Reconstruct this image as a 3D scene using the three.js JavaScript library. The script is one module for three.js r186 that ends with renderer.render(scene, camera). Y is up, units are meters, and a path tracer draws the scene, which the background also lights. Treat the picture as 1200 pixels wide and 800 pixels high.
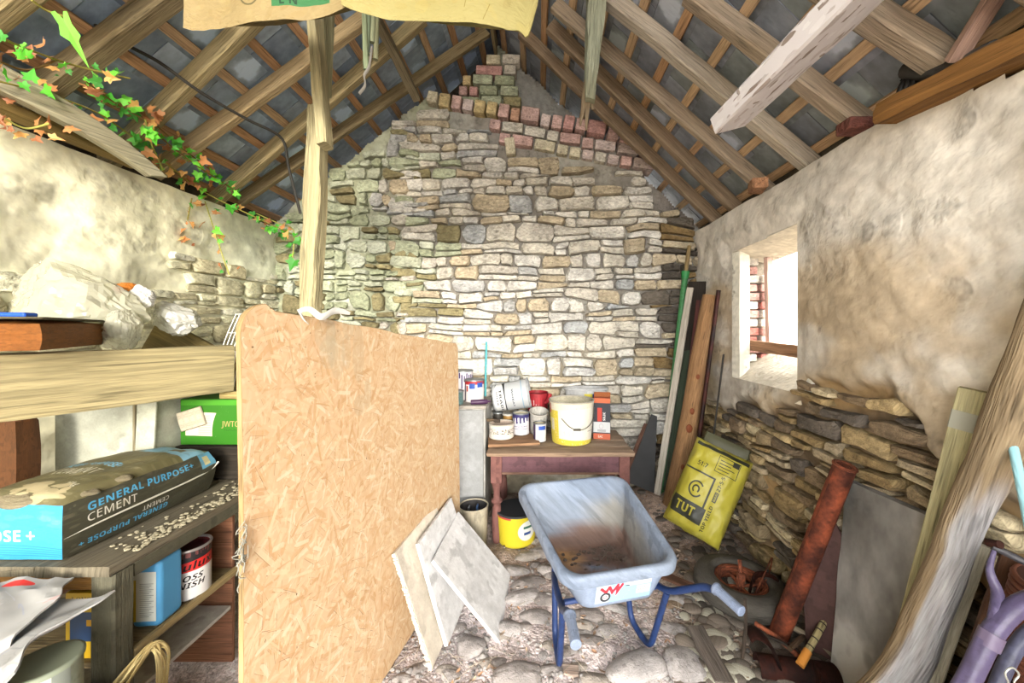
import * as THREE from 'three';
import { RoundedBoxGeometry } from 'three/addons/geometries/RoundedBoxGeometry.js';
import { mergeGeometries, mergeVertices, toCreasedNormals } from 'three/addons/utils/BufferGeometryUtils.js';
import { FontLoader } from 'three/addons/loaders/FontLoader.js';
import { TextGeometry } from 'three/addons/geometries/TextGeometry.js';

// ------------------------------------------------------------------ camera, sky, exposure
const F = 450, CX = 630, CY = 385, EYE = 1.75;          // focal length and principal point on the 1200x800 frame
const scene = new THREE.Scene();
const camera = new THREE.PerspectiveCamera(2 * Math.atan(400 / F) * 180 / Math.PI, 1.5, 0.05, 100);
camera.position.set(0, EYE, 0);
camera.lookAt(0, EYE, -1);
camera.setViewOffset(1200, 800, 600 - CX, 400 - CY, 1200, 800);   // shifted lens, so uprights stay upright
camera.updateProjectionMatrix();
const renderer = new THREE.WebGLRenderer({ antialias: true });
renderer.toneMapping = THREE.LinearToneMapping;
renderer.toneMappingExposure = 4.2;
renderer.shadowMap.enabled = true;
scene.background = new THREE.Color().setRGB(1.0, 1.0, 0.97);       // bright, evenly overcast sky
scene.backgroundIntensity = 3.6;
// hazy sun low behind the photographer, shining in through the open front of the shed
const sun = new THREE.DirectionalLight(0xfff4e2, 1.5);
sun.position.set(1.5, 3.9, 9.0);
sun.target.position.set(-1.1, 1.6, -2.8);
sun.castShadow = true; sun.shadow.radius = 26;
sun.shadow.mapSize.set(2048, 2048);
Object.assign(sun.shadow.camera, { left: -6, right: 6, top: 6, bottom: -6, near: 0.5, far: 25 });
scene.add(sun, sun.target);

// ------------------------------------------------------------------ helpers
function rng(seed) { let a = seed >>> 0; return () => { a = (a + 0x6d2b79f5) | 0; let t = Math.imul(a ^ (a >>> 15), 1 | a); t = (t + Math.imul(t ^ (t >>> 7), 61 | t)) ^ t; return ((t ^ (t >>> 14)) >>> 0) / 4294967296; }; }
const R0 = rng(7), rr = (a, b, r = R0) => a + (b - a) * r(), pick = (l, r = R0) => l[Math.floor(r() * l.length)];
const clamp = (x, a = 0, b = 1) => Math.min(b, Math.max(a, x)), lerp = (a, b, t) => a + (b - a) * t, sm = (a, b, x) => { const t = clamp((x - a) / (b - a)); return t * t * (3 - 2 * t); };
const V = (x, y, z) => new THREE.Vector3(x, y, z);
const hash = (x, y, z) => { let h = Math.imul(x, 374761393) ^ Math.imul(y, 668265263) ^ Math.imul(z, 1274126177); h = Math.imul(h ^ (h >>> 13), 1274126177); return ((h ^ (h >>> 16)) >>> 0) / 4294967296; };
function n3(x, y, z = 0) {
  const X = Math.floor(x), Y = Math.floor(y), Z = Math.floor(z); let u = x - X, v = y - Y, w = z - Z; u = u * u * (3 - 2 * u); v = v * v * (3 - 2 * v); w = w * w * (3 - 2 * w);
  const a = lerp(lerp(hash(X, Y, Z), hash(X + 1, Y, Z), u), lerp(hash(X, Y + 1, Z), hash(X + 1, Y + 1, Z), u), v);
  if (w === 0) return a;
  return lerp(a, lerp(lerp(hash(X, Y, Z + 1), hash(X + 1, Y, Z + 1), u), lerp(hash(X, Y + 1, Z + 1), hash(X + 1, Y + 1, Z + 1), u), v), w);
}
function fbm(x, y, z = 0, o = 4) { let s = 0, a = 0.5, t = 0; for (let i = 0; i < o; i++) { s += a * n3(x, y, z); t += a; x = x * 2.03 + 11.3; y = y * 2.03 + 5.7; z = z * 2.03 + (z ? 3.1 : 0); a *= 0.5; } return s / t; }
// a point of the photograph, at a depth / on a plane of the room
const P = (px, py, d) => V((px - CX) / F * d, EYE - (py - CY) / F * d, -d);
const onX = (px, py, x) => P(px, py, x * F / (px - CX));
const onY = (px, py, y) => P(px, py, (EYE - y) * F / (py - CY));
const onPlane = (px, py, p0, n) => { const dir = P(px, py, 1).sub(V(0, EYE, 0)), t = p0.clone().sub(V(0, EYE, 0)).dot(n) / dir.dot(n); return dir.multiplyScalar(t).add(V(0, EYE, 0)); };

const used = {};
function numbered(n) { const k = used[n] = (used[n] ?? -1) + 1; return k ? n + '_' + String(k).padStart(3, '0') : n; }
function mesh(name, geo, mat, parent, pos, rot) {
  const m = new THREE.Mesh(geo, mat); m.castShadow = m.receiveShadow = true;
  m.name = parent ? name : numbered(name);
  if (parent) { const c = parent.userData._n ??= {}; const k = c[name] = (c[name] ?? -1) + 1; if (k) m.name = name + '_' + String(k).padStart(3, '0'); }
  if (pos) m.position.copy(pos); if (rot) m.rotation.set(...rot);
  (parent ?? scene).add(m); return m;
}
function tag(o, label, category, group) { o.userData.label = label; o.userData.category = category; if (group) o.userData.group = group; return o; }
function thing(name, label, category, pos = V(0, 0, 0), turn = 0, group) { const g = new THREE.Group(); g.name = numbered(name); g.position.copy(pos); g.rotation.y = turn; scene.add(g); return tag(g, label, category, group); }
function struct(o) { o.userData.kind = 'structure'; return o; }
function sgroup(name) { const g = new THREE.Group(); g.name = numbered(name); scene.add(g); return struct(g); }
function copyOf(src, label, pos, turn) { const c = src.clone(); c.name = numbered(src.name.replace(/_\d+$/, '')); c.userData = { ...src.userData, label }; if (pos) c.position.copy(pos); if (turn !== undefined) c.rotation.y = turn; scene.add(c); return c; }

// uv in metres on every side, the grain (u) along the longest axis
function boxUV(g, axis, off = [0, 0]) {
  g = g.index ? g.toNonIndexed() : g; g.computeBoundingBox();
  const s = g.boundingBox.getSize(V(0, 0, 0)).toArray(); const L = axis ?? s.indexOf(Math.max(...s));
  const p = g.attributes.position, uv = new Float32Array(p.count * 2), a = V(), b = V(), c = V(), n = V();
  for (let i = 0; i < p.count; i += 3) {
    a.fromBufferAttribute(p, i); b.fromBufferAttribute(p, i + 1); c.fromBufferAttribute(p, i + 2); n.copy(b).sub(a).cross(c.clone().sub(a));
    const q = [Math.abs(n.x), Math.abs(n.y), Math.abs(n.z)], k = q.indexOf(Math.max(...q)); let ax = [0, 1, 2].filter((j) => j !== k);
    if (ax[1] === L) ax = [ax[1], ax[0]];
    [a, b, c].forEach((v, j) => { const t = v.toArray(); uv[(i + j) * 2] = t[ax[0]] + off[0]; uv[(i + j) * 2 + 1] = t[ax[1]] + off[1]; });
  }
  g.setAttribute('uv', new THREE.BufferAttribute(uv, 2)); return g;
}
const clean = (g) => { g = g.index ? g.toNonIndexed() : g; for (const k of Object.keys(g.attributes)) if (!['position', 'normal', 'uv', 'color'].includes(k)) g.deleteAttribute(k); return g; };
const merge = (l) => mergeGeometries(l.map(clean));
const moved = (g, x = 0, y = 0, z = 0, rx = 0, ry = 0, rz = 0) => g.applyMatrix4(new THREE.Matrix4().compose(V(x, y, z), new THREE.Quaternion().setFromEuler(new THREE.Euler(rx, ry, rz)), V(1, 1, 1)));
function box(w, h, d, r = 0.004) { return boxUV(new RoundedBoxGeometry(w, h, d, 1, Math.min(r, w / 2.1, h / 2.1, d / 2.1)), undefined, [rr(0, 3), rr(0, 3)]); }
// rough-hewn timber along x: bevelled section, wobbling faces
function timber(len, w, h, rough = 0.004, seed = 1, taper = 0, bow = 0) {
  const N = Math.max(4, Math.round(len / 0.09)), b = Math.min(w, h) * 0.1, sec = [[-w / 2 + b, -h / 2], [0, -h / 2], [w / 2 - b, -h / 2], [w / 2, -h / 2 + b], [w / 2, 0], [w / 2, h / 2 - b], [w / 2 - b, h / 2], [0, h / 2], [-w / 2 + b, h / 2], [-w / 2, h / 2 - b], [-w / 2, 0], [-w / 2, -h / 2 + b]];
  const pos = [], idx = [], M = sec.length;
  for (let i = 0; i <= N; i++) { const t = i / N, x = (t - 0.5) * len, k = 1 - taper * t, by = bow * (1 - (2 * t - 1) ** 2); for (const [j, [z, y]] of sec.entries()) { const n = (s) => (n3(x * 6 + s, j * 0.7 + seed * 3.7, seed) - 0.5) * 2 * rough; pos.push(x + (i === 0 || i === N ? n(50) * 2 : 0), y * k + n(3) + by, z * k + n(17)); } }
  for (let i = 0; i < N; i++) for (let j = 0; j < M; j++) { const a = i * M + j, c = i * M + (j + 1) % M; idx.push(a, c, a + M, c, c + M, a + M); }
  for (let j = 1; j < M - 1; j++) { idx.push(0, j + 1, j); const o = N * M; idx.push(o, o + j, o + j + 1); }
  const g = new THREE.BufferGeometry(); g.setAttribute('position', new THREE.Float32BufferAttribute(pos, 3)); g.setIndex(idx);
  const q = toCreasedNormals(g, 0.6); return boxUV(q, 0, [seed * 0.37, seed * 0.71]);
}
// places a geometry built along x between two points
function between(m, a, b, up = V(0, 1, 0)) {
  const x = b.clone().sub(a).normalize(), z = x.clone().cross(up).normalize(), y = z.clone().cross(x);
  m.position.copy(a).add(b).multiplyScalar(0.5); m.quaternion.setFromRotationMatrix(new THREE.Matrix4().makeBasis(x, y, z)); return m;
}
function beam(name, a, b, w, h, mat, parent, { up, rough = 0.004, seed = rr(1, 90), taper = 0, bow = 0 } = {}) { return between(mesh(name, timber(a.distanceTo(b), w, h, rough, seed, taper, bow), mat, parent), a, b, up); }
// tube along points, radius a number or a function of t; closed ends
function sweep(pts, rad, seg = 24, rs = 10, lump = 0, seed = 1, squash = 1) {
  const c = pts instanceof THREE.Curve ? pts : new THREE.CatmullRomCurve3(pts), fr = c.computeFrenetFrames(seg, false), pos = [], uv = [], idx = [], L = c.getLength();
  for (let i = 0; i <= seg; i++) { const t = i / seg, p = c.getPointAt(t), r = typeof rad === 'function' ? rad(t) : rad; for (let j = 0; j <= rs; j++) { const a = j / rs * Math.PI * 2, jj = j % rs, q = r * (1 + lump * (fbm(Math.cos(jj / rs * 6.283) * 1.5 + 9, Math.sin(jj / rs * 6.283) * 1.5 + 9 + seed, t * L * 5 + seed, 3) - 0.5)); const v = p.clone().addScaledVector(fr.normals[i], Math.cos(a) * q).addScaledVector(fr.binormals[i], Math.sin(a) * q * squash); pos.push(v.x, v.y, v.z); uv.push(t * L, j / rs * r * 6.283); } }
  for (let i = 0; i < seg; i++) for (let j = 0; j < rs; j++) { const a = i * (rs + 1) + j, b = a + rs + 1; idx.push(a, a + 1, b, a + 1, b + 1, b); }
  for (const [i, s] of [[0, 1], [seg, -1]]) { const p = c.getPointAt(i / seg), k = pos.length / 3; pos.push(p.x, p.y, p.z); uv.push(0, 0); for (let j = 0; j < rs; j++) { const a = i * (rs + 1) + j; s > 0 ? idx.push(k, a + 1, a) : idx.push(k, a, a + 1); } }
  const g = new THREE.BufferGeometry(); g.setAttribute('position', new THREE.Float32BufferAttribute(pos, 3)); g.setAttribute('uv', new THREE.Float32BufferAttribute(uv, 2)); g.setIndex(idx);
  return toCreasedNormals(g, 0.9);
}
const lathe = (pts, seg = 32) => new THREE.LatheGeometry(pts.map(([r, y]) => new THREE.Vector2(r, y)), seg);
function bent(pts, r) { const p = new THREE.CurvePath(); const v = pts.map((q) => q.clone()); let a = v[0]; for (let i = 1; i < v.length - 1; i++) { const d1 = a.distanceTo(v[i]), d2 = v[i].distanceTo(v[i + 1]), k = Math.min(r, d1 * 0.48, d2 * 0.48); const s = v[i].clone().lerp(a, k / d1), e = v[i].clone().lerp(v[i + 1], k / d2); p.add(new THREE.LineCurve3(a, s)); p.add(new THREE.QuadraticBezierCurve3(s, v[i], e)); a = e; } p.add(new THREE.LineCurve3(a, v[v.length - 1])); return p; }
function pipe(pts, r, bend = 0.05, seg = 40, rs = 12) { const path = bent(pts, bend); const N = seg, out = []; for (let i = 0; i <= N; i++) out.push(path.getPointAt(i / N)); return sweep(new THREE.CatmullRomCurve3(out, false, 'centripetal'), r, N, rs); }

// ------------------------------------------------------------------ textures
const TEX = {};
function dataTex(key, n, f, { color = true, rep = 1 } = {}) {
  const d = new Uint8Array(n * n * 4); for (let y = 0; y < n; y++) for (let x = 0; x < n; x++) { const c = f(x / n, y / n, x, y), i = (y * n + x) * 4; if (typeof c === 'number') d[i] = d[i + 1] = d[i + 2] = clamp(c) * 255; else { d[i] = clamp(c[0]) * 255; d[i + 1] = clamp(c[1]) * 255; d[i + 2] = clamp(c[2]) * 255; } d[i + 3] = 255; }
  const t = new THREE.DataTexture(d, n, n); t.magFilter = t.minFilter = THREE.LinearFilter; t.wrapS = t.wrapT = THREE.MirroredRepeatWrapping; t.repeat.set(rep, rep); if (color) t.colorSpace = THREE.SRGBColorSpace; t.needsUpdate = true; return TEX[key] = t;
}
const scaled = (t, u, v = u) => { const c = t.clone(); c.repeat.set(u, v); c.needsUpdate = true; return c; };
dataTex('grain', 512, (u, v) => { const w = fbm(u * 2.2, v * 5, 3, 3) * 0.9, g = fbm(u * 5 + 3, (v + w * 0.14) * 60, 5, 4), k = fbm(u * 3, v * 7, 9, 4), f = n3(u * 26, v * 420, 4); return 0.66 + 0.3 * g + 0.2 * (k - 0.5) + 0.12 * (f - 0.5) - 0.2 * sm(0.66, 0.8, fbm(u * 7, v * 70, 21, 3)); });
dataTex('grainBump', 512, (u, v) => { const w = fbm(u * 2.2, v * 5, 3, 3) * 0.9; return 0.7 * fbm(u * 5 + 3, (v + w * 0.14) * 60, 5, 4) + 0.3 * n3(u * 30, v * 300, 4); }, { color: false });
dataTex('stone', 512, (u, v) => { const a = fbm(u * 5, v * 8, 1, 5), b = fbm(u * 22, v * 30, 2, 4), s = n3(u * 160, v * 160, 6); return 0.66 + 0.3 * a + 0.3 * (b - 0.5) + 0.16 * (s - 0.5) - 0.1 * sm(0.6, 0.75, fbm(u * 11, v * 24, 8, 4)); });
dataTex('stoneBump', 512, (u, v) => { const a = fbm(u * 6, v * 14, 1, 5), b = fbm(u * 30, v * 44, 2, 4); return 0.6 * a + 0.4 * b - 0.2 * sm(0.6, 0.72, fbm(u * 9, v * 34, 8, 4)); }, { color: false });
dataTex('plaster', 512, (u, v) => { const a = fbm(u * 4, v * 4, 1, 5), b = fbm(u * 24, v * 24, 2, 4), c = fbm(u * 9, v * 7, 14, 5); return 0.76 + 0.24 * a + 0.2 * (b - 0.5) - 0.22 * sm(0.63, 0.78, c) * n3(u * 60, v * 60, 3); });
dataTex('plasterBump', 512, (u, v) => { const a = fbm(u * 7, v * 7, 1, 5), b = fbm(u * 40, v * 40, 2, 3), c = fbm(u * 9, v * 7, 14, 5); return 0.55 * a + 0.35 * b - 0.25 * sm(0.6, 0.75, c); }, { color: false });
dataTex('grunge', 512, (u, v) => { const a = fbm(u * 5, v * 5, 31, 5), b = fbm(u * 18, v * 18, 12, 4); return 0.8 + 0.2 * a + 0.16 * (b - 0.5) - 0.14 * sm(0.56, 0.7, fbm(u * 9, v * 9, 77, 5)) * sm(0.4, 0.65, a) + 0.05 * (n3(u * 130, v * 130, 5) - 0.5); });
dataTex('slate', 512, (u, v) => { const a = fbm(u * 3, v * 3, 41, 5), b = fbm(u * 14, v * 24, 12, 4); return 0.55 + 0.35 * a + 0.25 * (b - 0.5) + 0.35 * sm(0.6, 0.8, a); });
dataTex('rust', 512, (u, v) => { const a = fbm(u * 6, v * 6, 51, 5), b = fbm(u * 26, v * 26, 12, 4), k = clamp(0.5 + (a - 0.5) * 1.6 + (b - 0.5) * 0.7); return [lerp(0.3, 0.72, k), lerp(0.16, 0.4, k), lerp(0.11, 0.27, k)]; });
dataTex('earth', 512, (u, v) => { const a = fbm(u * 4, v * 4, 61, 5), b = fbm(u * 25, v * 25, 12, 4), s = n3(u * 110, v * 110, 7); const k = 0.58 + 0.4 * a + 0.3 * (b - 0.5) + 0.2 * (s - 0.5); return [k * 1.03, k * 0.97, k * 0.93]; });
dataTex('earthBump', 512, (u, v) => 0.5 * fbm(u * 12, v * 12, 61, 4) + 0.5 * fbm(u * 60, v * 60, 3, 3), { color: false });
function canvasTex(w, h, draw) { const c = document.createElement('canvas'); c.width = w; c.height = h; const x = c.getContext('2d'); draw(x, w, h); const t = new THREE.CanvasTexture(c); t.colorSpace = THREE.SRGBColorSpace; t.magFilter = THREE.LinearFilter; return t; }
function speckle(x, w, h, n, col, smin, smax, r) { for (let i = 0; i < n; i++) { x.fillStyle = col; x.globalAlpha = rr(0.15, 0.8, r); x.beginPath(); x.ellipse(r() * w, r() * h, rr(smin, smax, r), rr(smin, smax, r) * 0.6, r() * 3, 0, 6.3); x.fill(); } x.globalAlpha = 1; }

let albedo = 1;
function mat(color, o = {}) {
  const { tex, s = 1, sv = s, bump, bs = 0.004, rough = 0.9, ...rest } = o;
  const m = new THREE.MeshPhysicalMaterial({ color, roughness: rough, specularIntensity: o.specularIntensity ?? 0.5, ...rest }); m.color.multiplyScalar(albedo);
  if (tex) m.map = scaled(TEX[tex], s, sv);
  if (bump) { m.bumpMap = scaled(TEX[bump], s, sv); m.bumpScale = bs; }
  return m;
}
const wood = (c, o = {}) => mat(c, { tex: 'grain', s: 0.9, sv: 2.2, bump: 'grainBump', bs: 0.004, rough: 0.88, ...o });
const stoneMat = (c, o = {}) => mat(c, { tex: 'stone', s: 2.2, bump: 'stoneBump', bs: 0.016, rough: 0.95, ...o });
// ------------------------------------------------------------------ room dimensions
const XL = -2.7, XR = 1.65, ZB = -3.95, ZF = 2.4, TOPL = 2.79, TOPR = 2.74, RX = -0.45, RY = 4.72;
const roofY = (x) => (x < RX ? 2.86 + (RY - 2.86) * (x - XL) / (RX - XL) : 2.8 + (RY - 2.8) * (XR - x) / (XR - RX));   // underside of the rafters

// displaced wall or floor surface: P(a, b) in its own plane, n = outwards
function sheet(a0, a1, b0, b1, step, at, disp, colour, keep) {
  const nu = Math.round((a1 - a0) / step), nv = Math.round((b1 - b0) / step), pos = [], uv = [], col = [], idx = [];
  for (let j = 0; j <= nv; j++) for (let i = 0; i <= nu; i++) { const a = lerp(a0, a1, i / nu), b = lerp(b0, b1, j / nv), p = at(a, b, disp(a, b)); pos.push(p[0], p[1], p[2]); uv.push(a, b); col.push(...colour(a, b)); }
  for (let j = 0; j < nv; j++) for (let i = 0; i < nu; i++) { const a = lerp(a0, a1, (i + 0.5) / nu), b = lerp(b0, b1, (j + 0.5) / nv); if (keep && !keep(a, b)) continue; const k = j * (nu + 1) + i; idx.push(k, k + 1, k + nu + 2, k, k + nu + 2, k + nu + 1); }
  const g = new THREE.BufferGeometry(); g.setAttribute('position', new THREE.Float32BufferAttribute(pos, 3)); g.setAttribute('uv', new THREE.Float32BufferAttribute(uv, 2)); g.setAttribute('color', new THREE.Float32BufferAttribute(col, 3)); g.setIndex(idx); g.computeVertexNormals(); return g;
}
const mixc = (a, b, t) => [lerp(a[0], b[0], t), lerp(a[1], b[1], t), lerp(a[2], b[2], t)];
const wallMat = mat(0xffffff, { tex: 'plaster', s: 1.1, bump: 'plasterBump', bs: 0.022, rough: 0.95, vertexColors: true });

// one stone: irregular outline, chamfered edge, lumpy face; a, b in the wall's plane, n outwards
function stoneGeo(poly, proj, seed, lump = 0.35) {
  const N = poly.length, c = poly.reduce((s, p) => [s[0] + p[0] / N, s[1] + p[1] / N], [0, 0]), ring = (k, d, w) => poly.map((p, i) => [c[0] + (p[0] - c[0]) * k, c[1] + (p[1] - c[1]) * k, d + (n3(p[0] * 23 + seed, p[1] * 23, d * 9) - 0.5) * w]);
  const r0 = ring(1.03, -0.05, 0), r1 = ring(1, proj * 0.45, proj * 0.35), r2 = ring(0.86, proj, proj * lump), r3 = ring(0.45, proj * 1.05, proj * lump * 1.6), tri = [], uv = [];
  const quad = (A, B) => { for (let i = 0; i < N; i++) { const j = (i + 1) % N; tri.push(A[i], A[j], B[j], A[i], B[j], B[i]); } };
  quad(r0, r1); quad(r1, r2); quad(r2, r3); const m = [c[0], c[1], proj * (1.05 + (n3(seed, 3, 1) - 0.5) * lump)]; for (let i = 0; i < N; i++) tri.push(r3[i], r3[(i + 1) % N], m);
  const g = new THREE.BufferGeometry(); g.setAttribute('position', new THREE.Float32BufferAttribute(tri.flat(), 3)); for (const p of tri) uv.push(p[0] + seed * 0.13, p[1] + p[2] + seed * 0.29); g.setAttribute('uv', new THREE.Float32BufferAttribute(uv, 2));
  return toCreasedNormals(g, 0.75);
}
// rough courses of rubble: returns outlines
function courses(a0, a1, b0, b1, { h, w, joint, wob, seed, split = 0.25, tilt = 0 }) {
  const r = rng(seed), out = [], lines = []; let b = b0; while (b < b1 + 0.15) { lines.push(b); b += rr(h[0], h[1], r); }
  const line = (i, a) => lines[i] + tilt * (a - a0) + (fbm(a * 1.7 + i * 9.1, i * 3.3 + seed) - 0.5) * wob;
  for (let i = 0; i < lines.length - 1; i++) { let a = a0 - r() * 0.2; while (a < a1) {
    const hh = lines[i + 1] - lines[i], ww = rr(w[0], w[1], r) * (0.6 + 0.4 * hh / h[1]); const cells = (hh > h[1] * 0.62 && r() < split * 1.6) ? (r() < 0.5 ? [[0, 0.5], [0.5, 1]] : [[0, 0.38], [0.38, 1]]) : [[0, 1]];
    for (const [t0, t1] of cells) {
      const bo = (x) => lerp(line(i, x), line(i + 1, x), t0), to = (x) => lerp(line(i, x), line(i + 1, x), t1), j = () => rr(0.1, 1.6, r) * joint + rr(0, 0.1, r) * Math.min(ww, to(a) - bo(a)), x0 = a, x1 = a + ww, sk = rr(-0.02, 0.02, r), hC = (to(a) - bo(a));
      if (hC < 0.028) continue; const k = Math.min(hC, ww) * 0.16;
      const q = (x, y, dx, dy) => [x + dx, y + dy];
      const poly = [q(x0 + j() + k * r(), bo(x0) + j() * 0.6, 0, 0), q(lerp(x0, x1, rr(0.35, 0.65, r)), bo((x0 + x1) / 2) + j() * 0.6, 0, 0), q(x1 - j() - k * r(), bo(x1) + j() * 0.6, 0, 0), q(x1 - j() * 0.5, lerp(bo(x1), to(x1), rr(0.25, 0.45, r)), sk, 0), q(x1 - j() * 0.5, lerp(bo(x1), to(x1), rr(0.6, 0.8, r)), sk, 0), q(x1 - j() - k * r() * 1.6, to(x1) - j() * 0.6, sk, 0), q(lerp(x0, x1, rr(0.35, 0.65, r)), to((x0 + x1) / 2) - j() * 0.6, 0, 0), q(x0 + j() + k * r() * 1.6, to(x0) - j() * 0.6, sk, 0), q(x0 + j() * 0.5, lerp(bo(x0), to(x0), rr(0.6, 0.8, r)), sk, 0), q(x0 + j() * 0.5, lerp(bo(x0), to(x0), rr(0.25, 0.45, r)), 0, 0)];
      out.push({ poly, a: (x0 + x1) / 2, b: (bo(x0 + ww / 2) + to(x0 + ww / 2)) / 2, area: ww * hC });
    } a += ww; } }
  return out;
}
function layStones(parent, list, orient, matFor, projFor, most = 295) {
  list.sort((p, q) => q.area - p.area);
  const rest = new Map();
  list.forEach((s, i) => { const g = stoneGeo(s.poly, projFor(s), i * 1.7 + 3, s.lump); const m = matFor(s, i);
    if (i < most) { const o = mesh('stone', g, m, parent); orient(o); } else { if (!rest.has(m)) rest.set(m, []); rest.get(m).push(g); } });
  for (const [m, l] of rest) { const o = mesh('small_stone', merge(l), m, parent); o.userData.kind = 'stuff'; orient(o); }
}

// ------------------------------------------------------------------ outside: yard before the open front, ground beyond the window
const yardMat = mat(0xb9b2a2, { tex: 'earth', s: 0.3, rough: 0.95 });
struct(mesh('ground', boxUV(new THREE.BoxGeometry(60, 0.3, 60)), yardMat, null, V(0, -0.27, 0)));

// ------------------------------------------------------------------ floor of trodden earth with half-buried stones
const floorH = (x, z) => (fbm(x * 2.3, z * 2.3, 4, 4) - 0.5) * 0.055 + (fbm(x * 11, z * 11, 8, 3) - 0.5) * 0.018 + 0.05 * sm(-3.2, -3.9, z) + 0.12 * sm(0.8, 1.15, x) * sm(-3.3, -3.65, z) + 0.07 * sm(1.1, 1.65, x) * sm(-1.2, -2.4, z) * fbm(x * 3, z * 3, 1);
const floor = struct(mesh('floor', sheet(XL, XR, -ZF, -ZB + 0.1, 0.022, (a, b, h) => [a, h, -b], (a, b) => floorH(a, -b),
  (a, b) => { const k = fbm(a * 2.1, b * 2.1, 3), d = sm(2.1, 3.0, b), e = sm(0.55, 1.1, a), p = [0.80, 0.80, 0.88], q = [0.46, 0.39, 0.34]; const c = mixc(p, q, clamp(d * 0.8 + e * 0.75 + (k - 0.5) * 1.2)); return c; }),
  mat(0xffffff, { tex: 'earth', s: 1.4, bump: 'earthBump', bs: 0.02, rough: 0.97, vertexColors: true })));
floor.geometry.scale(1, 1, 1);
mesh('subsoil', boxUV(new THREE.BoxGeometry(XR - XL + 0.6, 0.2, ZF - ZB + 0.4)), yardMat, floor, V((XL + XR) / 2, -0.2, (ZF + ZB) / 2));
const pebbleGeo = [1, 2, 3, 4, 5].map((s) => { let g = mergeVertices(new THREE.IcosahedronGeometry(1, 3).deleteAttribute('normal').deleteAttribute('uv')); const p = g.attributes.position, v = V(); for (let i = 0; i < p.count; i++) { v.fromBufferAttribute(p, i); const k = 0.72 + 0.55 * fbm(v.x * 1.1 + s * 9, v.y * 1.1 + 5, v.z * 1.1 + s, 3); p.setXYZ(i, v.x * k, v.y * k, v.z * k); } g = toCreasedNormals(g, 0.55); return boxUV(g, 0); });
const cobMats = [0xa8a3a2, 0x9c9694, 0xb0aaa8, 0x928b88, 0xa29a92].map((c) => mat(c, { tex: 'plaster', s: 0.6, bump: 'plasterBump', bs: 0.004, rough: 0.95 })), cobDark = [0x94806c, 0x8a7d70, 0x9c8468, 0x7c6e64].map((c) => mat(c, { tex: 'plaster', s: 0.6, bump: 'plasterBump', bs: 0.004, rough: 0.95 }));
function cobble(px, py, wpx, hpx, lift = 0.35, m) { const c = onY(px, py, 0.01), s = -c.z / F, rx = wpx * s / 2, rz = Math.min(rx * 1.3, Math.max(rx * 0.45, hpx * s / 2 * (-c.z) / EYE)), ry = Math.min(rx, rz) * 0.5; const o = mesh('cobble', pick(pebbleGeo), m ?? pick(cobMats), floor, V(c.x, floorH(c.x, c.z) - ry * (0.72 - lift), c.z)); o.scale.set(rx, ry, rz); o.rotation.y = rr(-0.4, 0.4); return o; }
for (const [x, y, w, h, l] of [[748, 784, 76, 40, .75], [800, 778, 50, 60, .6], [610, 792, 62, 34, .6], [552, 756, 36, 26, .6], [528, 788, 26, 18, .5], [648, 786, 40, 14, .35], [700, 797, 60, 14, .4], [596, 736, 34, 20, .5], [628, 722, 40, 20, .4], [612, 700, 46, 20, .3], [640, 702, 30, 16, .3], [618, 684, 44, 18, .3], [604, 668, 40, 14, .3], [640, 668, 30, 16, .3], [690, 720, 40, 18, .4], [712, 738, 44, 20, .35], [690, 750, 40, 16, .3], [722, 712, 36, 14, .3], [800, 700, 40, 16, .3], [790, 735, 40, 20, .3], [575, 775, 30, 16, .3], [490, 780, 22, 14, .4], [470, 792, 24, 14, .3], [620, 650, 40, 12, .3], [640, 640, 34, 12, .3], [615, 630, 44, 14, .4], [668, 760, 30, 12, .2], [830, 760, 50, 30, .35], [845, 792, 50, 26, .3]]) cobble(x, y, w, h, l);
{ const r = rng(91); for (let i = 0; i < 70; i++) { const x = rr(455, 860, r), y = rr(600, 798, r); cobble(x, y, rr(12, 34, r), rr(8, 16, r), rr(0.1, 0.4, r), (x > 780 || y < 640) ? pick(cobDark, r) : undefined); } }

// ------------------------------------------------------------------ back wall: rubble, its ledge of bricks, and the gable set back above it
const ledge = (x) => 4.07 - (x + 0.96) * 0.19, wallTop = (x) => Math.min(roofY(x) + 0.02, x > -1.06 && x < 1.2 ? ledge(x) - 0.05 : 99);
const backCol = (x, y) => { const k = fbm(x * 1.7 + 4, y * 1.7, 2), g = sm(-0.9, -1.9, x + (k - 0.5) * 1.6), lo = sm(1.9, 1.2, y); let c = mixc([0.26, 0.24, 0.21], [0.40, 0.42, 0.29], g); c = mixc(c, [0.34, 0.29, 0.19], lo * 0.6); c = mixc(c, [0.18, 0.16, 0.15], sm(0.95, 1.5, x) * 0.8); return mixc(c, [0.55, 0.56, 0.5], sm(0.58, 0.75, fbm(x * 3, y * 3, 7)) * 0.6 * g + sm(0.6, 0.72, fbm(x * 2.3 + 7, y * 2.3, 5)) * 0.35); };
const wallBack = struct(mesh('wall_back', sheet(XL - 0.1, XR + 0.1, -0.1, 4.2, 0.022, (a, b, h) => [a, b, ZB + h], (a, b) => { const g = sm(-0.8, -1.7, a); return -0.035 + (fbm(a * 6, b * 8, 3, 4) - 0.5) * lerp(0.05, 0.12, g) + (fbm(a * 2, b * 2, 9) - 0.5) * 0.05 * g; }, backCol, (a, b) => b < wallTop(a)), wallMat));
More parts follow.
